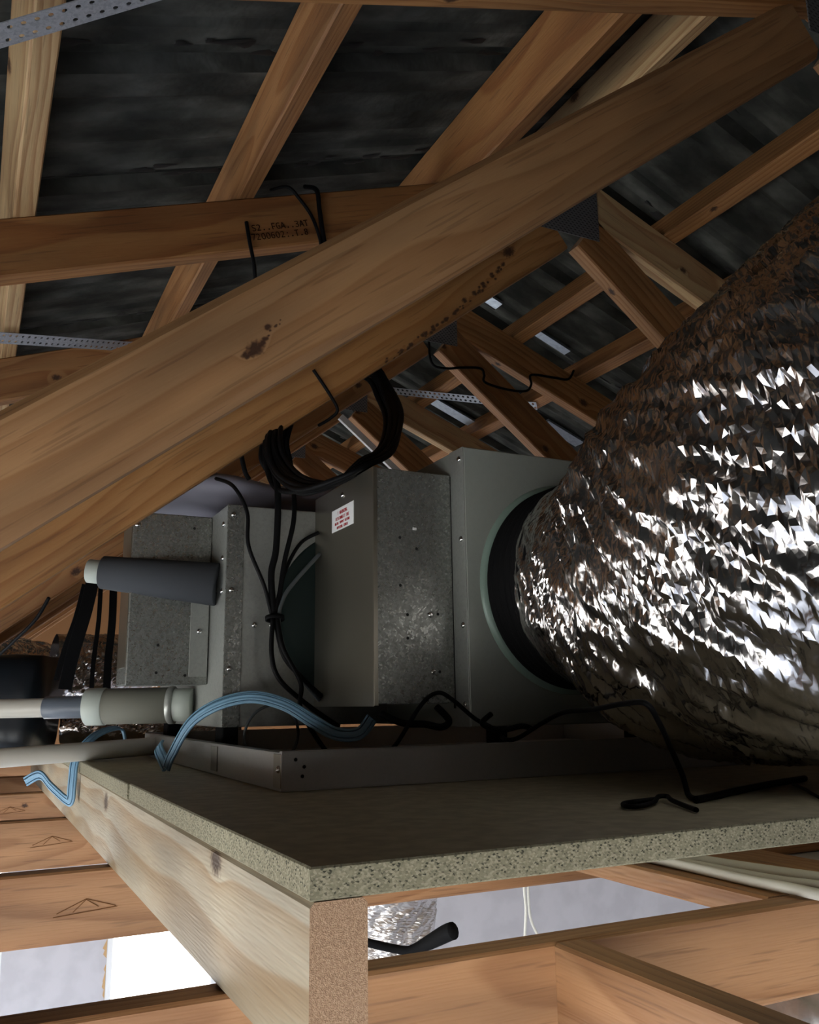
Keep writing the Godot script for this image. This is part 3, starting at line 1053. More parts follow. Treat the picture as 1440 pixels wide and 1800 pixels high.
# ---------------------------------------------------------------- big foil duct
func foil_tube(called: String, keys: Array, mat: Material, parent: Node, ns: int, na: int, amp: float, seed_: int, up := Vector3.UP, squash := 0.0) -> MeshInstance3D:
	# keys: [point, radius]
	var path := []
	var rad := []
	var per := int(ceil(float(ns) / (keys.size() - 1)))
	for i in keys.size() - 1:
		var k0: Array = keys[maxi(i - 1, 0)]
		var k1: Array = keys[i]
		var k2: Array = keys[i + 1]
		var k3: Array = keys[mini(i + 2, keys.size() - 1)]
		for k in per:
			var f := float(k) / per
			path.append(k1[0].cubic_interpolate(k2[0], k0[0], k3[0], f))
			rad.append(cubic_interpolate(k1[1], k2[1], k0[1], k3[1], f))
	path.append(keys[-1][0])
	rad.append(keys[-1][1])
	var folds := noise(1.0, FastNoiseLite.TYPE_SIMPLEX, 2, seed_)
	var crush := noise(1.0, FastNoiseLite.TYPE_CELLULAR, 1, seed_ + 1)
	crush.cellular_return_type = FastNoiseLite.RETURN_DISTANCE2_SUB
	var crush2 := noise(1.0, FastNoiseLite.TYPE_CELLULAR, 1, seed_ + 2)
	crush2.cellular_return_type = FastNoiseLite.RETURN_DISTANCE2_SUB
	var jit := RandomNumberGenerator.new()
	jit.seed = seed_
	var crisp := PackedFloat32Array()
	var u := up
	var run := 0.0
	var verts := PackedVector3Array()
	var idx := PackedInt32Array()
	var n := path.size()
	for i in n:
		var a: Vector3 = path[maxi(i - 1, 0)]
		var b: Vector3 = path[mini(i + 1, n - 1)]
		var t := (b - a).normalized()
		u = (u - t * u.dot(t)).normalized()
		var r := t.cross(u)
		if i > 0:
			run += (path[i] - path[i - 1]).length()
		for j in na:
			var th := TAU * (j + jit.randf_range(-0.32, 0.32) + 0.5 * (i % 2)) / na + run * 1.5
			var slip := jit.randf_range(-0.32, 0.32) * (b - a).length() * 0.5
			var dir: Vector3 = r * cos(th) + u * sin(th)
			var p: Vector3 = path[i] + dir * rad[i] + t * slip
			# the wire's slow spiral, long folds that follow it, and crumples
			var arc: float = (th - run * 1.5) * rad[i]
			var lean: float = run + arc * 0.55
			var around: Vector3 = dir * rad[i]
			var f1 := 1.0 - absf(folds.get_noise_3d(lean * 17.0 + around.x * 4.0, around.y * 7.0, around.z * 7.0))
			var f2 := 1.0 - absf(folds.get_noise_3d(lean * 48.0 + 50.0, around.y * 13.0, around.x * 13.0 + around.z * 9.0))
			var rough := clampf(0.85 + 0.9 * folds.get_noise_3d(p.x * 4.0 + 7.0, p.y * 4.0, p.z * 4.0), 0.45, 1.25)
			var low := clampf(0.95 + 0.95 * dir.y, 0.13, 1.0) * rough * (1.0 - 0.85 * smoothstep(0.25, 0.75, dir.y))
			var c1 := crush.get_noise_3d(lean * 30.0 + f1 * 1.2, around.y * 13.0 + around.x * 8.0, around.z * 13.0)
			var c2 := crush2.get_noise_3d(lean * 62.0 + f2 * 1.2, around.y * 30.0, around.z * 30.0 + around.x * 30.0)
			var c3 := crush.get_noise_3d(lean * 120.0 + 9.0, around.y * 75.0 + c1 * 0.6, around.z * 75.0 + around.x * 60.0)
			var d := (f1 - 0.75) * 0.016 + (f2 - 0.75) * (0.0055 - 0.0025 * smoothstep(0.2, 0.7, dir.y) + 0.003 * low) + c1 * (0.0015 + 0.0085 * low) + c2 * 0.0065 * low + c3 * 0.0022 * low
			var ends := clampf(minf(run, 0.06) / 0.06, 0.25, 1.0)
			d += jit.randf_range(-0.0008, 0.0008) * low
			crisp.append(clampf(low * 1.3 - 0.2 + 0.5 * folds.get_noise_3d(p.x * 9.0, p.y * 9.0 + 30.0, p.z * 9.0), 0.0, 0.9))
			verts.append(p + dir * d * amp * ends)
	for i in n - 1:
		for j in na:
			var j2 := (j + 1) % na
			var a := i * na + j
			var b := (i + 1) * na + j
			var c := (i + 1) * na + j2
			var d := i * na + j2
			idx.append_array(PackedInt32Array([a, b, c, a, c, d]))
	# check the winding once: fronts run clockwise seen from outside
	var p0 := verts[idx[0]]
	if (verts[idx[1]] - p0).cross(verts[idx[2]] - p0).dot(p0 - path[0]) > 0.0:
		for k in range(0, idx.size(), 3):
			var s := idx[k + 1]
			idx[k + 1] = idx[k + 2]
			idx[k + 2] = s
	# crumpled foil: flat facets where it is crushed, soft where it is taut
	var soft := PackedVector3Array()
	soft.resize(verts.size())
	for k in range(0, idx.size(), 3):
		var fn := (verts[idx[k + 2]] - verts[idx[k]]).cross(verts[idx[k + 1]] - verts[idx[k]])
		for m in 3:
			soft[idx[k + m]] += fn
	var pv := PackedVector3Array()
	var pn := PackedVector3Array()
	for k in range(0, idx.size(), 3):
		var fn := (verts[idx[k + 2]] - verts[idx[k]]).cross(verts[idx[k + 1]] - verts[idx[k]]).normalized()
		for m in 3:
			var v := idx[k + m]
			pv.append(verts[v])
			pn.append(soft[v].normalized().lerp(fn, crisp[v] * 0.85).normalized())
	var arr := []
	arr.resize(Mesh.ARRAY_MAX)
	arr[Mesh.ARRAY_VERTEX] = pv
	arr[Mesh.ARRAY_NORMAL] = pn
	var am := ArrayMesh.new()
	am.add_surface_from_arrays(Mesh.PRIMITIVE_TRIANGLES, arr)
	am.surface_set_material(0, mat)
	return obj(called, am, mat, parent)


func build_duct() -> void:
	var t := thing("flexible_duct", "huge crumpled silver foil flexible duct on the right, joined to the plenum's round outlet", "duct", V(0.78, 0.0, -0.75))
	var keys := [[V(0.76, 0.25, -0.965), 0.140], [V(0.762, 0.245, -0.85), 0.176], [V(0.762, 0.243, -0.743), 0.222], [V(0.799, 0.301, -0.567), 0.250], [V(0.904, 0.42, -0.453), 0.250], [V(1.059, 0.541, -0.419), 0.238], [V(1.32, 0.66, -0.42), 0.236], [V(1.62, 0.70, -0.44), 0.236]]
	foil_tube("foil_jacket", keys, M.foil, t, 460, 215, 0.9, 101)
	var st := mb(false)
	var pr := []
	for i in 40:
		var f := i / 39.0
		pr.append(Vector2(f * 0.09, 0.1415 + 0.0018 * sin(f * 40.0)))
	pr.append(Vector2(0.09, 0.10))
	lathe(st, V(0.76, 0.25, -1.014), V(0, 0, 1), pr, 72)
	obj("black_collar", st, M.black_matt, t)


# ---------------------------------------------------------------- pipes and things at the left
func pipe_part(called: String, a: Vector3, b: Vector3, r: float, mat: Material, parent: Node, bore := 0.0, r_end := -1.0) -> MeshInstance3D:
	var st := mb(false)
	var l := (b - a).length()
	var c := 0.0015
	var r2 := r if r_end < 0.0 else r_end
	var pr := [Vector2(0, bore), Vector2(0, r - c), Vector2(c, r), Vector2(l - c, r2), Vector2(l, r2 - c), Vector2(l, bore)]
	lathe(st, a, b - a, pr, 36)
	return obj(called, st, mat, parent)


func along(a: Vector3, b: Vector3, f: float) -> Vector3:
	return a.lerp(b, f)


func build_left_services() -> void:
	# grey foam tube above
	var a := V(0.3285, 0.273, -1.3255)
	var b := V(0.168, 0.293, -1.395)
	var g := thing("insulated_pipe", "thick dark grey foam insulated pipe running left from the fan unit's upper side", "pipe", a)
	pipe_part("foam_sleeve", a, b, 0.0330, M.tube_grey, g, 0.012, 0.025)
	pipe_part("inner_pipe", along(a, b, 0.98), along(a, b, 1.12), 0.018, M.cap_pale, g)
	# drain line below: cap, tube and fittings
	var d0 := V(0.3285, 0.0945, -1.457)
	var d1 := V(0.199, 0.0935, -1.525)
	var dd := (d1 - d0).normalized()
	var d := thing("drain_pipe", "pale lagged drain tube joined to a white pipe by a grey coupling", "pipe", d0)
	pipe_part("lagged_tube", d0 + dd * 0.035, d1, 0.0285, M.tube_pale, d)
	pipe_part("pipe_clamp", d0 + dd * 0.030, d0 + dd * 0.040, 0.0300, M.galv_soft, d)
	pipe_part("socket", d0, d0 + dd * 0.031, 0.0262, M.cap_pale, d)
	pipe_part("end_cap", d1 - dd * 0.004, d1 + dd * 0.027, 0.0298, M.cap_pale, d)
	pipe_part("grey_coupling", d1 + dd * 0.027, d1 + dd * 0.096, 0.0178, M.grey_pvc, d)
	pipe_part("white_pipe", d1 + dd * 0.094, d1 + dd * 0.42, 0.0152, M.white_pvc, d)
	# the white pipe that lies on the platform
	var w0 := V(0.325, 0.0215, -1.70)
	var w1 := V(-0.12, 0.0075, -1.60)
	tag(pipe_part("white_pipe", w0, w1, 0.0158, M.white_pvc, self, 0.012), "long white plastic pipe lying across the platform's left edge, below the drain pipe", "pipe")
	# plastic wrapped roll on top of the unit
	var r := thing("wrapped_roll", "pale lilac plastic wrapped roll lying on top of the fan unit", "insulation roll", V(0.42, 0.39, -1.56))
	var st := mb(false)
	var pts := []
	var sc := []
	for i in 25:
		var f := i / 24.0
		pts.append(V(lerpf(0.18, 0.66, f), 0.4445 + 0.006 * sin(f * 7.0), -1.56 + 0.02 * f))
		sc.append(1.0 + 0.05 * sin(f * 19.0) - 0.10 * pow(absf(f - 0.5) * 2.0, 6.0))
	var pf := []
	for i in 28:
		var aa := TAU * i / 28
		pf.append(Vector2(cos(aa) * 0.14 * (1.0 + 0.03 * sin(5 * aa)), sin(aa) * 0.047 * (1.0 + 0.05 * sin(3.0 * aa + 1.0))))
	sweep(st, pf, pts, V(0, 1, 0), sc)
	obj("plastic_wrap", st, M.wrap, r)
	# black wrapped duct box and its hanging straps
	var k := thing("black_duct", "black plastic wrapped duct hanging at the left edge behind the white pipe", "duct", V(0.0, -0.02, -2.25))
	var bk := mb(false)
	var path := []
	for i in 20:
		path.append(V(0.160, 0.0, -2.20).lerp(V(-0.75, 0.0, -2.62), i / 19.0) + V(0, 0.094 + 0.004 * sin(i * 1.3), 0))
	var bp := []
	for i in 32:
		var aa := TAU * i / 32
		var e := Vector2(cos(aa), sin(aa))
		var s := pow(pow(absf(e.x), 5.0) + pow(absf(e.y), 5.0), -0.2)
		bp.append(Vector2(e.x * 0.10, e.y * 0.112) * s * (1.0 + 0.012 * sin(aa * 7.0)))
	sweep(bk, bp, path, V(0, 1, 0))
	obj("plastic_wrap", bk, M.black_wrap, k)
	var strap_spots := [
		[V(0.232, 0.395, -2.04), V(0.188, 0.13, -2.07), 0.028, "wide black strap holding the black duct, left of the insulated pipe"],
		[V(0.215, 0.36, -2.07), V(0.172, 0.15, -2.10), 0.012, "narrow black strap holding the black duct, left of the wide strap"],
		[V(0.252, 0.385, -2.10), V(0.250, 0.10, -2.13), 0.010, "thin black strap just right of the wide strap, behind the insulated pipe"],
		[V(0.278, 0.385, -2.09), V(0.282, 0.10, -2.12), 0.017, "black twisted strap beside the fan unit's end box"]]
	for s in strap_spots:
		var p0: Vector3 = s[0]
		var p1: Vector3 = s[1]
		var ss := mb()
		var pth := [p0, p0.lerp(p1, 0.35) + V(0.002, 0, 0.004), p0.lerp(p1, 0.7) + V(-0.002, 0, 0.002), p1]
		sweep(ss, rect(s[2], 0.0018), smooth_path(pth, 6), V(0.15, 0, 1))
		tag(obj("hanging_strap", ss, M.black_matt), s[3], "strap", "black straps at the left")
	tag(tube("cable", [V(0.126, 0.300, -1.83), V(0.108, 0.262, -1.87), V(0.079, 0.228, -1.93), V(0.050, 0.198, -2.01), V(0.02, 0.17, -2.04)], 0.0035, M.black, self), "thin black cable hanging in front of the black duct at the far left", "cable")
	# foil ducts behind
	var f1 := thing("foil_duct", "crumpled foil duct standing between the black straps and the fan unit's end box", "duct", V(0.33, 0.0, -2.45), "foil ducts behind the unit")
	foil_tube("foil_jacket", [[V(0.19, 0.20, -2.46), 0.078], [V(0.29, 0.195, -2.47), 0.085], [V(0.36, 0.20, -2.54), 0.085], [V(0.46, 0.22, -2.66), 0.08]], M.foil, f1, 90, 110, 0.7, 131)
	var f2 := thing("foil_duct", "foil duct lying behind the black duct at the left edge", "duct", V(0.1, 0.2, -2.85), "foil ducts behind the unit")
	foil_tube("foil_jacket", [[V(-0.35, 0.20, -2.75), 0.10], [V(0.0, 0.19, -2.85), 0.105], [V(0.16, 0.19, -2.9), 0.10], [V(0.32, 0.15, -2.95), 0.09]], M.foil, f2, 120, 110, 0.8, 141)
	var f3 := thing("foil_duct", "bright foil duct low behind the blue cables and the drain pipe", "duct", V(0.35, -0.05, -2.35), "foil ducts behind the unit")
	foil_tube("foil_jacket", [[V(0.21, 0.047, -2.33), 0.040], [V(0.34, 0.045, -2.30), 0.042], [V(0.48, 0.045, -2.27), 0.042], [V(0.62, 0.046, -2.22), 0.040]], M.foil, f3, 90, 110, 0.7, 151)


# ---------------------------------------------------------------- cables
func ribbon(pts: Array, up: Vector3) -> SurfaceTool:
	# four-core flat cable: ridged profile
	var pf := []
	for i in 17:
		var f := i / 16.0
		pf.append(Vector2((f - 0.5) * 0.0175, 0.0014 + 0.0008 * absf(sin(f * PI * 4.0))))
	for i in 17:
		var f := 1.0 - i / 16.0
		pf.append(Vector2((f - 0.5) * 0.0175, -0.0014 - 0.0008 * absf(sin(f * PI * 4.0))))
	var st := mb(false)
	sweep(st, pf, smooth_path(pts, 8), up)
	return st


func build_cables() -> void:
	tag(obj("flat_cable", ribbon([V(0.268, 0.004, -1.350), V(0.274, 0.025, -1.342), V(0.292, 0.069, -1.311), V(0.321, 0.094, -1.272), V(0.361, 0.104, -1.240), V(0.399, 0.093, -1.207), V(0.426, 0.070, -1.165), V(0.447, 0.054, -1.135), V(0.471, 0.054, -1.112), V(0.486, 0.074, -1.102)], V(-0.62, 0.2, 0.30)), M.blue), "light blue flat cable arching over the drain pan in front of the fan unit", "cable", "light blue flat cables")
	tag(obj("flat_cable", ribbon([V(0.109, -0.040, -1.827), V(0.130, -0.027, -1.791), V(0.147, -0.045, -1.762), V(0.170, -0.066, -1.715), V(0.176, -0.064, -1.704), V(0.177, -0.036, -1.703), V(0.181, 0.004, -1.706), V(0.205, 0.038, -1.708), V(0.240, 0.053, -1.733), V(0.264, 0.050, -1.75), V(0.270, 0.023, -1.745)], V(-0.1, 0.1, 1)), M.blue), "light blue flat cable looped behind the white pipe at the platform's far left end", "cable", "light blue flat cables")
	tag(obj("flat_cable", ribbon([V(0.272, 0.036, -1.423), V(0.267, 0.030, -1.410), V(0.268, 0.018, -1.385), V(0.270, 0.005, -1.358)], V(-0.9, 0.3, 0.3)), M.blue), "short light blue flat cable dropping to the foot of the blue arch", "cable", "light blue flat cables")
	# coil hung behind the second truss's web
	var co := thing("cable_coil", "thick coil of black cable hanging from the second truss's diagonal web", "cable coil", V(0.5, 0.43, -1.4))
	var ring_keys := [V(0.401,0.504,-1.305), V(0.404,0.449,-1.270), V(0.414,0.405,-1.190), V(0.442,0.387,-1.125), V(0.474,0.422,-1.112), V(0.533,0.464,-1.150), V(0.591,0.548,-1.240), V(0.618,0.625,-1.330), V(0.605,0.682,-1.375), V(0.521,0.672,-1.385), V(0.444,0.588,-1.370)]
	var mid := V(0.50, 0.53, -1.26)
	for i in 15:
		var pts := []
		var r1 := rng.randf_range(-0.13, 0.10)
		var ph := rng.randf() * TAU
		var jz := rng.randf_range(-0.010, 0.010)
		var sag := 0.018 if i % 5 == 0 else 0.0
		for k in ring_keys.size():
			var key: Vector3 = ring_keys[k]
			var a := TAU * k / ring_keys.size()
			var q: Vector3 = key + (key - mid) * (r1 + 0.04 * sin(a * 2.0 + ph)) + V(0, 0, jz)
			if key.y < 0.46:
				q.y -= sag
				q.y = maxf(q.y, 0.398)
			if q.x > 0.458 and key.y < 0.46:
				q.y = maxf(q.y, 0.416)
			pts.append(q)
		var closed := []
		for k in pts.size():
			var p0: Vector3 = pts[(k - 1 + pts.size()) % pts.size()]
			var p1: Vector3 = pts[k]
			var p2: Vector3 = pts[(k + 1) % pts.size()]
			var p3: Vector3 = pts[(k + 2) % pts.size()]
			for m in 5:
				closed.append(p1.cubic_interpolate(p2, p0, p3, m / 5.0))
		pts = closed
		var st := mb(false)
		sweep(st, circle(0.0042, 8), pts, V(0, 0, 1), [], true)
		obj("cable_loop", st, M.black, co)
	# clump at the coil's left where the ends are folded in
	var cl := mb(false)
	for i in 6:
		var x := 0.408 + 0.008 * i
		sweep(cl, circle(0.0046, 8), smooth_path([V(x + 0.012, 0.57, -1.372), V(x, 0.525, -1.366), V(x - 0.004 + 0.002 * i, 0.49, -1.364), V(x + 0.010, 0.468, -1.366)], 6), V(0, 0, 1))
	obj("folded_ends", cl, M.black, co)
	var tie := mb(false)
	sweep(tie, circle(0.004, 8), smooth_path([V(0.366, 0.49, -1.35), V(0.372, 0.46, -1.345), V(0.38, 0.45, -1.35)], 6), V(0, 0, 1))
	obj("clip", tie, M.black_matt, co)
	# tails to the cable tie and beyond
	var tails := [
		[[V(0.412, 0.478, -1.36), V(0.400, 0.421, -1.262), V(0.397, 0.325, -1.252), V(0.390, 0.281, -1.252), V(0.395, 0.218, -1.250)], 0.0052, "black", "thickest black cable hanging from the coil to the cable tie before the fan unit"],
		[[V(0.445, 0.47, -1.36), V(0.433, 0.443, -1.29), V(0.424, 0.370, -1.252), V(0.409, 0.299, -1.25), V(0.399, 0.218, -1.250)], 0.0038, "black", "black cable hanging from the coil just right of the thickest one"],
		[[V(0.322, 0.440, -1.33), V(0.334, 0.415, -1.27), V(0.351, 0.373, -1.252), V(0.354, 0.322, -1.250), V(0.379, 0.264, -1.250), V(0.392, 0.219, -1.250)], 0.0030, "black", "thin black cable bowing left from under the diagonal web to the cable tie"],
		[[V(0.392, 0.216, -1.246), V(0.390, 0.164, -1.243), V(0.402, 0.128, -1.240), V(0.444, 0.091, -1.235), V(0.492, 0.060, -1.235)], 0.0036, "black", "black cable dropping left below the cable tie and sweeping to the pan"],
		[[V(0.396, 0.216, -1.248), V(0.408, 0.164, -1.245), V(0.435, 0.132, -1.243), V(0.468, 0.104, -1.243)], 0.0034, "black", "black cable running from the cable tie behind the control box"],
		[[V(0.398, 0.216, -1.244), V(0.405, 0.172, -1.235), V(0.431, 0.123, -1.232), V(0.432, 0.083, -1.230), V(0.474, 0.020, -1.225), V(0.50, 0.008, -1.22)], 0.0034, "black", "black cable that crosses the others and ends in the drain pan"],
		[[V(0.467, 0.318, -1.253), V(0.428, 0.275, -1.250), V(0.407, 0.244, -1.248), V(0.401, 0.206, -1.245), V(0.419, 0.153, -1.247), V(0.467, 0.098, -1.25)], 0.0032, "grey", "grey cable curving out from behind the control box through the cable tie"],
		[[V(0.467, 0.352, -1.26), V(0.440, 0.335, -1.262), V(0.418, 0.300, -1.258), V(0.402, 0.255, -1.25), V(0.394, 0.214, -1.246)], 0.0028, "black", "thin black cable arching from the control box's upper edge to the cable tie"]]
	for q in tails:
		tag(tube("cable", q[0], q[1], M.black if q[2] == "black" else M.grey_cable), q[3], "cable", "cables before the fan unit")
	var ct := mb(false)
	var ring := []
	for k in 20:
		ring.append(V(0.395 + cos(TAU * k / 20) * 0.013, 0.2165 + 0.003 * sin(TAU * k / 20), -1.2465 + sin(TAU * k / 20) * 0.009))
	sweep(ct, rect(0.003, 0.006), ring, V(0, 1, 0), [], true)
	tag(obj("cable_tie", ct, M.black_matt), "black cable tie gripping the bundle before the fan unit", "cable tie")
	# translucent grey loop lying in the pan
	var lp := []
	for k in 40:
		var a := TAU * k / 40
		lp.append(V(0.397 + cos(a) * 0.040, 0.050 + sin(a) * 0.042, -1.258 + 0.006 * sin(a)))
	var ls := mb(false)
	sweep(ls, circle(0.0022, 8), lp, V(0, 0, 1), [], true)
	tag(obj("cable_ring", ls, M.grey_cable), "thin grey cable ring standing in the drain pan under the blue arch", "cable")
	# black wire along the pan, over the foil duct and down on the chipboard
	tag(tube("cable", [V(0.476, 0.030, -1.04), V(0.484, 0.045, -1.02), V(0.511, 0.091, -1.005), V(0.532, 0.105, -1.0), V(0.552, 0.096, -0.998), V(0.581, 0.073, -0.995), V(0.600, 0.061, -0.985), V(0.606, 0.050, -0.972), V(0.601, 0.047, -0.951), V(0.608, 0.050, -0.935), V(0.620, 0.068, -0.90), V(0.622, 0.080, -0.86), V(0.610, 0.083, -0.80), V(0.588, 0.086, -0.745), V(0.576, 0.090, -0.696), V(0.572, 0.090, -0.660), V(0.592, 0.071, -0.666), V(0.618, 0.047, -0.682), V(0.636, 0.020, -0.688), V(0.630, 0.004, -0.676), V(0.610, 0.0032, -0.645)], 0.0028, M.black), "thin black wire crossing the plenum and the foil duct down to the chipboard", "cable")
	tag(tube("cable", [V(0.606, 0.0034, -0.641), V(0.650, 0.0034, -0.658), V(0.690, 0.0034, -0.676), V(0.784, 0.0034, -0.712), V(0.86, 0.0034, -0.735)], 0.0034, M.black), "black wire lying on the chipboard and running under the foil duct", "cable")
	tag(tube("cable", [V(0.80, 0.003, -0.700), V(0.765, 0.003, -0.655), V(0.741, 0.003, -0.628), V(0.714, 0.003, -0.596), V(0.69, 0.003, -0.565)], 0.0016, M.black), "thinnest black wire on the chipboard at the picture's right edge", "cable")
	tag(tube("cable", [V(0.555, 0.003, -0.587), V(0.572, 0.003, -0.622), V(0.584, 0.004, -0.649), V(0.594, 0.005, -0.665), V(0.586, 0.005, -0.668), V(0.565, 0.003, -0.650), V(0.545, 0.003, -0.638), V(0.528, 0.003, -0.632), V(0.524, 0.003, -0.640), V(0.535, 0.003, -0.656), V(0.555, 0.003, -0.663), V(0.576, 0.004, -0.660)], 0.0022, M.black), "short curled end of black wire lying alone on the chipboard near its front edge", "cable")
	tag(tube("cable", [V(0.60, 0.078, -0.985), V(0.585, 0.066, -0.982), V(0.61, 0.058, -0.978), V(0.64, 0.062, -0.976), V(0.655, 0.058, -0.975)], 0.0036, M.black), "bunched black wire on the pan's rim in front of the plenum", "cable")
	tag(tube("cable", [V(0.485, 0.080, -1.07), V(0.505, 0.068, -1.05), V(0.530, 0.066, -1.035), V(0.552, 0.062, -1.03), V(0.566, 0.070, -1.035), V(0.556, 0.088, -1.05)], 0.0046, M.black), "thick black cable looped beneath the control box", "cable")
	# cables over the second truss's top chord and on the third truss
	for q in [[[V(0.352, 0.876, -1.3045), V(0.358, 0.84, -1.303), V(0.366, 0.805, -1.304), V(0.372, 0.775, -1.312)], 0.0032, "straight black cable end crossing the second truss's top chord left of the print"],
			[[V(0.40, 0.962, -1.33), V(0.422, 0.958, -1.303), V(0.445, 0.940, -1.3035), V(0.466, 0.914, -1.3035), V(0.480, 0.880, -1.3035), V(0.486, 0.85, -1.305)], 0.0030, "black cable curving over the second truss's top chord beside the print"],
			[[V(0.462, 0.985, -1.33), V(0.474, 0.966, -1.303), V(0.480, 0.93, -1.3035), V(0.487, 0.885, -1.3035), V(0.495, 0.85, -1.305)], 0.0042, "thicker black cable looping over the second truss's top chord right of the print"],
			[[V(0.472, 0.635, -1.3045), V(0.500, 0.598, -1.3042), V(0.515, 0.572, -1.3045), V(0.508, 0.560, -1.318), V(0.495, 0.552, -1.34)], 0.0028, "thin black cable bent round the lower edge of the second truss's diagonal web"]]:
		tag(tube("cable", q[0], q[1], M.black), q[2], "cable", "cables on the second truss")
	tag(tube("cable", [V(1.007, 1.01, -1.903), V(1.008, 0.965, -1.9), V(1.022, 0.945, -1.9), V(1.06, 0.945, -1.9), V(1.098, 0.953, -1.9), V(1.158, 0.961, -1.9), V(1.170, 0.945, -1.9), V(1.172, 0.924, -1.9), V(1.237, 0.914, -1.9), V(1.300, 0.918, -1.9), V(1.320, 0.940, -1.9), V(1.322, 0.968, -1.9), V(1.397, 0.972, -1.9), V(1.446, 0.975, -1.9), V(1.467, 1.004, -1.9)], 0.0034, M.black), "thin black cable zigzagging right from the third truss's nail plate", "cable")


# ---------------------------------------------------------------- perforated straps
func perforated(called: String, label: String, a: Vector3, b: Vector3, wide: Vector3, w: float, pitch: float, hole: float) -> void:
	var t := (b - a).normalized()
	var s := (wide - t * wide.dot(t)).normalized()
	var nrm := t.cross(s)
	var l := (b - a).length()
	var st := mb()
	var n := int(l / pitch)
	for i in n:
		for r in 2:
			var c0 := a + t * (i * pitch) + s * (w * (r - 1) / 2.0)
			var ctr := c0 + t * (pitch * (0.32 if r else 0.68)) + s * (w / 4.0)
			var outer := []
			for e in [[0, 0], [0.5, 0], [1, 0], [1, 0.5], [1, 1], [0.5, 1], [0, 1], [0, 0.5]]:
				outer.append(c0 + t * (pitch * e[0]) + s * (w / 2.0 * e[1]))
			var inner := []
			for k in 8:
				var g := -3.0 * PI / 4.0 + TAU * k / 8
				inner.append(ctr + (t * cos(g) + s * sin(g)) * hole)
			for k in 8:
				var k2 := (k + 1) % 8
				for sd in [0.0006, -0.0006]:
					var o: Vector3 = nrm * sd
					quad(st, outer[k] + o, outer[k2] + o, inner[k2] + o, inner[k] + o, (outer[k] + inner[k2]) / 2)
				quad(st, inner[k] + nrm * 0.0006, inner[k2] + nrm * 0.0006, inner[k2] - nrm * 0.0006, inner[k] - nrm * 0.0006, inner[k] + (inner[k] - ctr))
		for e in [-0.5, 0.5]:
			var p: Vector3 = a + t * (i * pitch) + s * (w * e)
			quad(st, p + nrm * 0.0006, p + t * pitch + nrm * 0.0006, p + t * pitch - nrm * 0.0006, p - nrm * 0.0006, p - s * e)
	tag(obj(called, st, M.strap), label, "metal strap", "perforated steel straps")


func build_straps() -> void:
	perforated("perforated_strap", "galvanised perforated strap crossing the pale purlin in the top left corner", V(-0.17, 0.695, -0.93), V(0.20, 0.83, -0.74), V(0, 0, 1), 0.034, 0.014, 0.0030)
	perforated("perforated_strap", "dark perforated strap seen nearly edge-on at the left edge, above the knotted web", V(-0.25, 0.70, -1.60), V(0.55, 0.975, -2.10), V(0, 0.35, 1), 0.03, 0.014, 0.003)
	perforated("perforated_strap", "bright perforated strap behind the third truss, above the fan unit", V(1.10, 1.135, -2.60), V(1.50, 0.975, -2.13), V(0, 0.2, 1), 0.030, 0.0167, 0.0045)
	var st := mb()
	sweep(st, rect(0.02, 0.012), [V(0.985, 0.975, -2.47), V(1.20, 0.803, -2.47)], V(0, 0, 1))
	tag(obj("cable_trunking", st, M.white), "thin white strip on the fourth truss, passing behind the coil", "trunking")


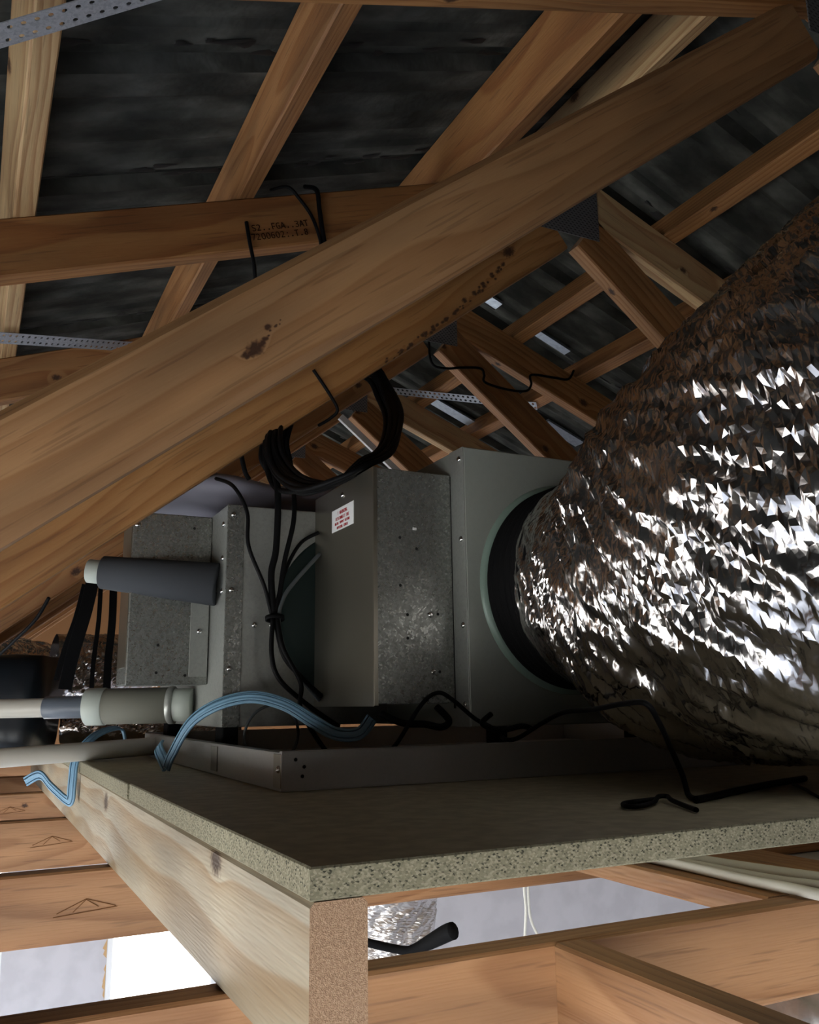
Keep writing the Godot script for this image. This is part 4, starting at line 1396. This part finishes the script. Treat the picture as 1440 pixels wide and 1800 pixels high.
# ---------------------------------------------------------------- below the platform
func build_below() -> void:
	for q in [[[V(0.82, -0.113, -1.27), V(0.826, -0.113, -1.05), V(0.828, -0.112, -0.93), V(0.825, -0.112, -0.80), V(0.822, -0.110, -0.72), V(0.828, -0.112, -0.5)], 0.0062, "white cable on the plank's left side beneath the platform"],
			[[V(0.862, -0.113, -1.27), V(0.866, -0.113, -1.05), V(0.872, -0.112, -0.94), V(0.888, -0.112, -0.85), V(0.908, -0.112, -0.77), V(0.93, -0.111, -0.70), V(0.97, -0.112, -0.5)], 0.0062, "white cable on the plank curving right beneath the platform"],
			[[V(0.84, -0.1145, -1.27), V(0.845, -0.1145, -1.05), V(0.855, -0.114, -0.92), V(0.865, -0.114, -0.80), V(0.88, -0.112, -0.71), V(0.89, -0.113, -0.5)], 0.0045, "thinner greyish white cable between the two white ones on the plank"]]:
		tag(tube("cable", q[0], q[1], M.white_pvc), q[2], "cable", "white cables on the plank")
	var f := thing("foil_duct", "silver foil duct hanging below the platform, right of the beam's sawn end", "duct", V(0.70, -0.6, -1.55))
	foil_tube("foil_jacket", [[V(0.700, 0.02 - 0.22, -1.56), 0.105], [V(0.702, -0.27, -1.56), 0.106], [V(0.704, -0.33, -1.56), 0.098], [V(0.69, -0.40, -1.56), 0.092], [V(0.66, -0.62, -1.60), 0.085]], M.foil_soft, f, 120, 120, 0.6, 161, V(1, 0, 0))
	var st := mb(false)
	var sp := smooth_path([V(0.60, -0.280, -1.40), V(0.650, -0.296, -1.40), V(0.676, -0.300, -1.39), V(0.697, -0.290, -1.372), V(0.716, -0.268, -1.335), V(0.722, -0.262, -1.322)], 8)
	var ssc := []
	for i in sp.size():
		ssc.append(lerpf(0.5, 1.0, smoothstep(0.35, 0.8, float(i) / sp.size())))
	sweep(st, circle(0.0135, 12), sp, V(0, 1, 0), ssc)
	tag(obj("rubber_sleeve", st, M.black_matt), "black rubber sleeve end sticking out beside the hanging foil duct", "sleeve")
	var f2 := thing("foil_duct", "bluish foil duct in the room below, in the bottom right corner", "duct", V(1.1, -0.5, -0.9))
	foil_tube("foil_jacket", [[V(0.75, -0.42, -1.05), 0.11], [V(0.95, -0.38, -0.98), 0.115], [V(1.15, -0.36, -0.9), 0.115], [V(1.5, -0.34, -0.8), 0.115]], M.foil_soft, f2, 90, 110, 0.6, 171)
	for q in [[[V(1.109, -0.20, -1.709), V(1.112, -0.30, -1.712), V(1.120, -0.350, -1.721), V(1.121, -0.40, -1.73), V(1.118, -0.50, -1.738)], "white wire hanging before the lilac wall, the straighter of the pair"],
			[[V(1.117, -0.20, -1.705), V(1.119, -0.30, -1.708), V(1.130, -0.365, -1.720), V(1.148, -0.405, -1.72), V(1.165, -0.44, -1.719)], "white wire with a blue tag hanging before the lilac wall"]]:
		var w := thing("wire", q[1], "wire", q[0][0], "white wires hanging before the wall")
		tube("insulation", q[0], 0.0030, M.white_pvc, w)
		if "blue" in q[1]:
			pipe_part("blue_tag", V(1.149, -0.407, -1.72), V(1.157, -0.424, -1.72), 0.0055, M.blue_tag, w)
